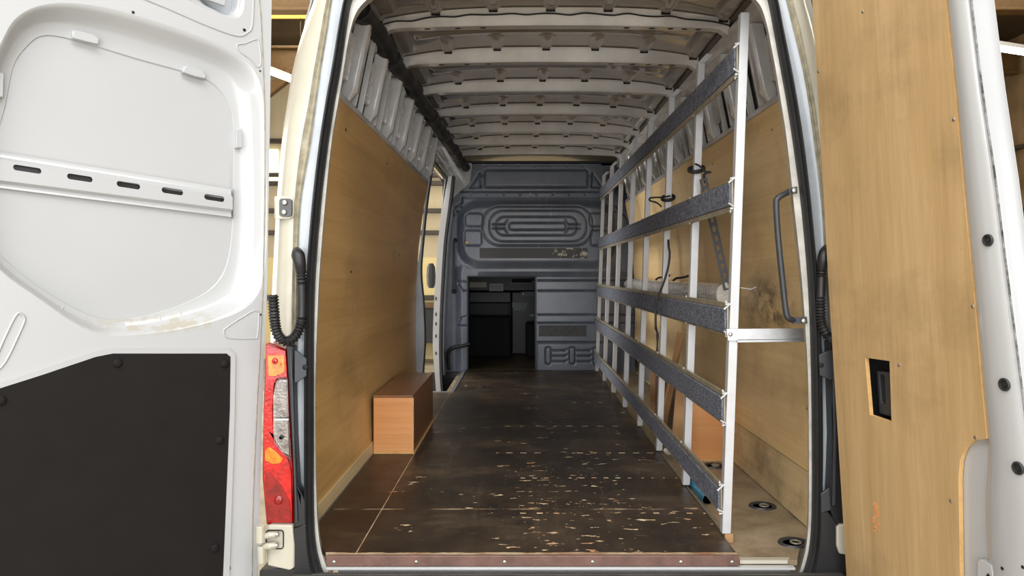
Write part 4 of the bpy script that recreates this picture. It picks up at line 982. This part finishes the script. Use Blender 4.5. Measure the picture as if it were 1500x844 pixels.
# =================================================================== LOOSE THINGS BEHIND THE RACK
t = MB(); rr = []; random.seed(11)
for i in range(40):
    Y = 3.36+2.95*i/39; rr.append([(.980+(.054+.003*math.sin(i*1.7+k))*math.cos(2*math.pi*k/22), Y, .792+(.055+.003*math.sin(i*2.3+k*1.3))*math.sin(2*math.pi*k/22)) for k in range(22)])
roll = t.loft(rr, True, True).build('film_roll', M['film'], None, ang=70); tag(roll, 'long clear film roll lying along the wall above the third rail', 'roll')
for nm, (x, y, Y) in enumerate(((965,413,4.9),(992,415,4.35))):
    mb = MB(); c = P(x, y, Y); pth = [(1.034,Y,.880),(1.015,Y,.872),(.985,Y,.866),(.955,Y,.862),(.935,Y,.846)]
    h = mb.tube(catmull(pth, 5), .007, 8).build('roll_hook', M['blackpl'], None)
    tag(h, ('farther' if nm == 0 else 'nearer')+' of the two small black hooks holding the clear roll', 'hook', 'black hooks over the clear roll')
# cardboard: leaning sheets
def sheet(pts, Ys, th, label):
    q = [P(x, y, Y) for (x, y), Y in zip(pts, Ys)]; n = (q[1]-q[0]).cross(q[3]-q[0]).normalized()
    o = MB().plate(q, [], n*th).build('cardboard_sheet', M['card'], None, bevel=.001)
    tag(o, label, 'cardboard', 'cardboard behind the rack'); return o
sheet([(993,487),(1002,490),(975,632),(966,620)], [3.75,3.75,3.70,3.78], .006, 'tall tilted cardboard sheet rising above the fourth rail')
sheet([(953,545),(966,551),(964,612),(952,603)], [4.6,4.5,4.45,4.55], .008, 'narrow upright cardboard strip between the third and fourth uprights')
sheet([(990,571),(1004,577),(1006,650),(984,640)], [3.42,3.36,3.36,3.42], .006, 'wide cardboard piece leaning beside the orange box end')
sheet([(954,616),(968,624),(968,640),(953,628)], [4.04,3.94,3.90,4.02], .005, 'small curled cardboard offcut at the foot of the rack')
sheet([(928,586),(937,590),(936,597),(927,592)], [4.80,4.80,4.78,4.80], .005, 'tiny cardboard scrap low between the far uprights')
mb = MB(); rr = []
for k in range(7):
    f = k/6; c = P(977+11*f, 663+3*math.sin(f*5), 3.47-.05*f); rr.append([c+Vector((0,0,.014*math.cos(2*math.pi*q/8)+.01)) + Vector((.018*math.sin(2*math.pi*q/8)*(1-.4*f),0,0)) for q in range(8)])
sc = mb.loft(rr, True, True).build('paper_scrap', M['paper'], None, ang=60); tag(sc, 'crumpled white paper scrap at the foot of the rack', 'paper')
# blue sheet curled into a roll
mb = MB(); sp = []
for k in range(26):
    a = k/25*math.pi*3.2; r = .012+.009*k/25; sp.append((r*math.cos(a), r*math.sin(a)))
c0, c1 = Vector((.739,3.06,.001)), Vector((.741,2.80,.001)); rr = []
for c in (c0, c1):
    rr.append([Vector((c.x+a, c.y, c.z+b+.0)) for a, b in sp])
rr = [[p for p in r]+[p+Vector((0,0,.0015)) for p in r[::-1]] for r in rr]
bl = mb.loft(rr, True, True).build('blue_roll', M['blue'], None, ang=60); tag(bl, 'small curled blue plastic sheet under the lowest rail', 'plastic sheet')
# slotted rubber strap from the second upright down behind the first
def strap_pts(a, b, n): return [a.lerp(b, i/n) for i in range(n+1)]
sA, sB = P(1030,262,2.93), P(1066,425,2.84)
d = (sB-sA); Ls = d.length; d.normalize(); wv = Vector((.9,-.42,.0)); wv = (wv-d*wv.dot(d)).normalized(); nv = d.cross(wv)
n = 12; hw_ = .016; outer_ = [sA+wv*hw_, sB+wv*hw_, sB-wv*hw_, sA-wv*hw_]; holes = []
for i in range(n):
    c = sA+d*Ls*(i+.5)/n; l = Ls/n*.33; h = []
    for sgn in (1, -1):
        for q in range(5):
            a = math.radians(-90+180*q/4); h.append(c+d*(sgn*(l-.006)+sgn*.006*math.cos(a))+wv*(sgn*.006*math.sin(a)))
    holes.append(h)
st = thing('ladder_strap', (sA.x, sA.y, sA.z), 'black slotted rubber strap hanging from the second upright', 'strap')
MB().plate(outer_, holes, nv*.003).build('strap_band', M['rubber'], st)
def loopbuckle(px, py, Y, w, tail, parent):
    mb = MB(); c = P(px, py, Y)
    mb.tube([c+Vector((w*math.cos(a), .034*math.sin(a), .014*math.sin(a)+.006*math.cos(a))) for a in [2*math.pi*k/18 for k in range(18)]], .0075, 8, closed=True, squash=(.55,1.2))
    mb.build('buckle', M['rubber'], parent)
    mb = MB(); mb.tube(catmull([tuple(P(*q)) for q in tail], 5), .009, 8, squash=(1,.45)); mb.build('tail', M['rubber'], parent)
loopbuckle(1020,248,2.995,.034, [(1018,240,2.94),(1026,244,2.94),(1034,252,2.94),(1040,252,2.93),(1032,256,2.93),(1034,268,2.93)], st)
s2 = thing('strap_loop', tuple(P(966,292,3.57)), 'black rubber loop fastened round the third upright above the second rail', 'strap')
loopbuckle(978.6,290,3.572,.034, [(982,287,3.52),(968,289,3.52),(953,290,3.52),(952,294,3.52),(962,297,3.52),(969,303,3.52)], s2)
mb = MB(); mb.tube(catmull([tuple(P(x,y,Y)) for x,y,Y in ((979,352,3.50),(979.5,362,3.46),(981,372,3.46),(979,390,3.46),(973,412,3.46),(963.5,436,3.44),(961,450,3.44),(960.5,478,3.44),(963,490,3.46),(962.5,515,3.46))], 8), [.0055+(.0015*math.sin(i*.9) if i > 55 else 0) for i in range(73)], 8)
cd = mb.build('hanging_cord', M['rubber'], None, ang=60); tag(cd, 'thin black cord dangling over the third rail from above', 'cord')

# =================================================================== CAMERA, LIGHT
cam = bpy.data.cameras.new('camera'); co = bpy.data.objects.new('camera', cam); COL.objects.link(co)
co.location = CAM; co.rotation_euler = (math.pi/2, 0, 0); cam.sensor_width = 36; cam.lens = 36*F/1500
cam.shift_x = -(CX-750)/1500; cam.shift_y = -(422-CY)/1500; cam.clip_end = 100
SC.camera = co
def area(name, loc, rot, sx, sy, power, col):
    l = bpy.data.lights.new(name, 'AREA'); l.shape = 'RECTANGLE'; l.size = sx; l.size_y = sy; l.energy = power; l.color = col
    o = bpy.data.objects.new(name, l); COL.objects.link(o); o.location = loc; o.rotation_euler = rot; return o
# daylight through the open workshop end behind the camera
area('doorway_daylight', (-.8,-4.6,1.7), (math.radians(90),0,0), 12.0, 4.4, 670, (.97,.985,1.0))
area('side_fill_light', (-5.9,6.6,1.3), (0,math.radians(-90),0), 3.4, 5.0, 420, (1,.985,.95))  # added fill at the left wall, brightens the load space through the side door
# roof lights and lamp rows
area('roof_light_near', (0,-1.4,4.6), (0,0,0), 8.0, 3.0, 620, (1.0,.97,.92))
area('roof_light_left', (-3.6,5.5,4.6), (0,0,0), 3.6, 7.0, 330, (1.0,.93,.80))
area('roof_light_right', (5.0,7.0,4.6), (0,0,0), 3.4, 6.0, 200, (1.0,.93,.80))
area('roof_light_far', (-1.0,11.2,4.6), (0,0,0), 6.0, 1.8, 160, (1.0,.93,.82))
w = bpy.data.worlds.new('world'); SC.world = w; w.use_nodes = True
w.node_tree.nodes['Background'].inputs[0].default_value = (.86,.93,1.0,1); w.node_tree.nodes['Background'].inputs[1].default_value = .9
SC.view_settings.view_transform = 'Standard'; SC.view_settings.look = 'None'; SC.view_settings.gamma = 1; SC.view_settings.use_curve_mapping = False
SC.view_settings.exposure = -0.04
SC.cycles.use_denoising = True; SC.cycles.max_bounces = 10; SC.cycles.sample_clamp_indirect = 6; SC.cycles.caustics_reflective = False; SC.cycles.caustics_refractive = False
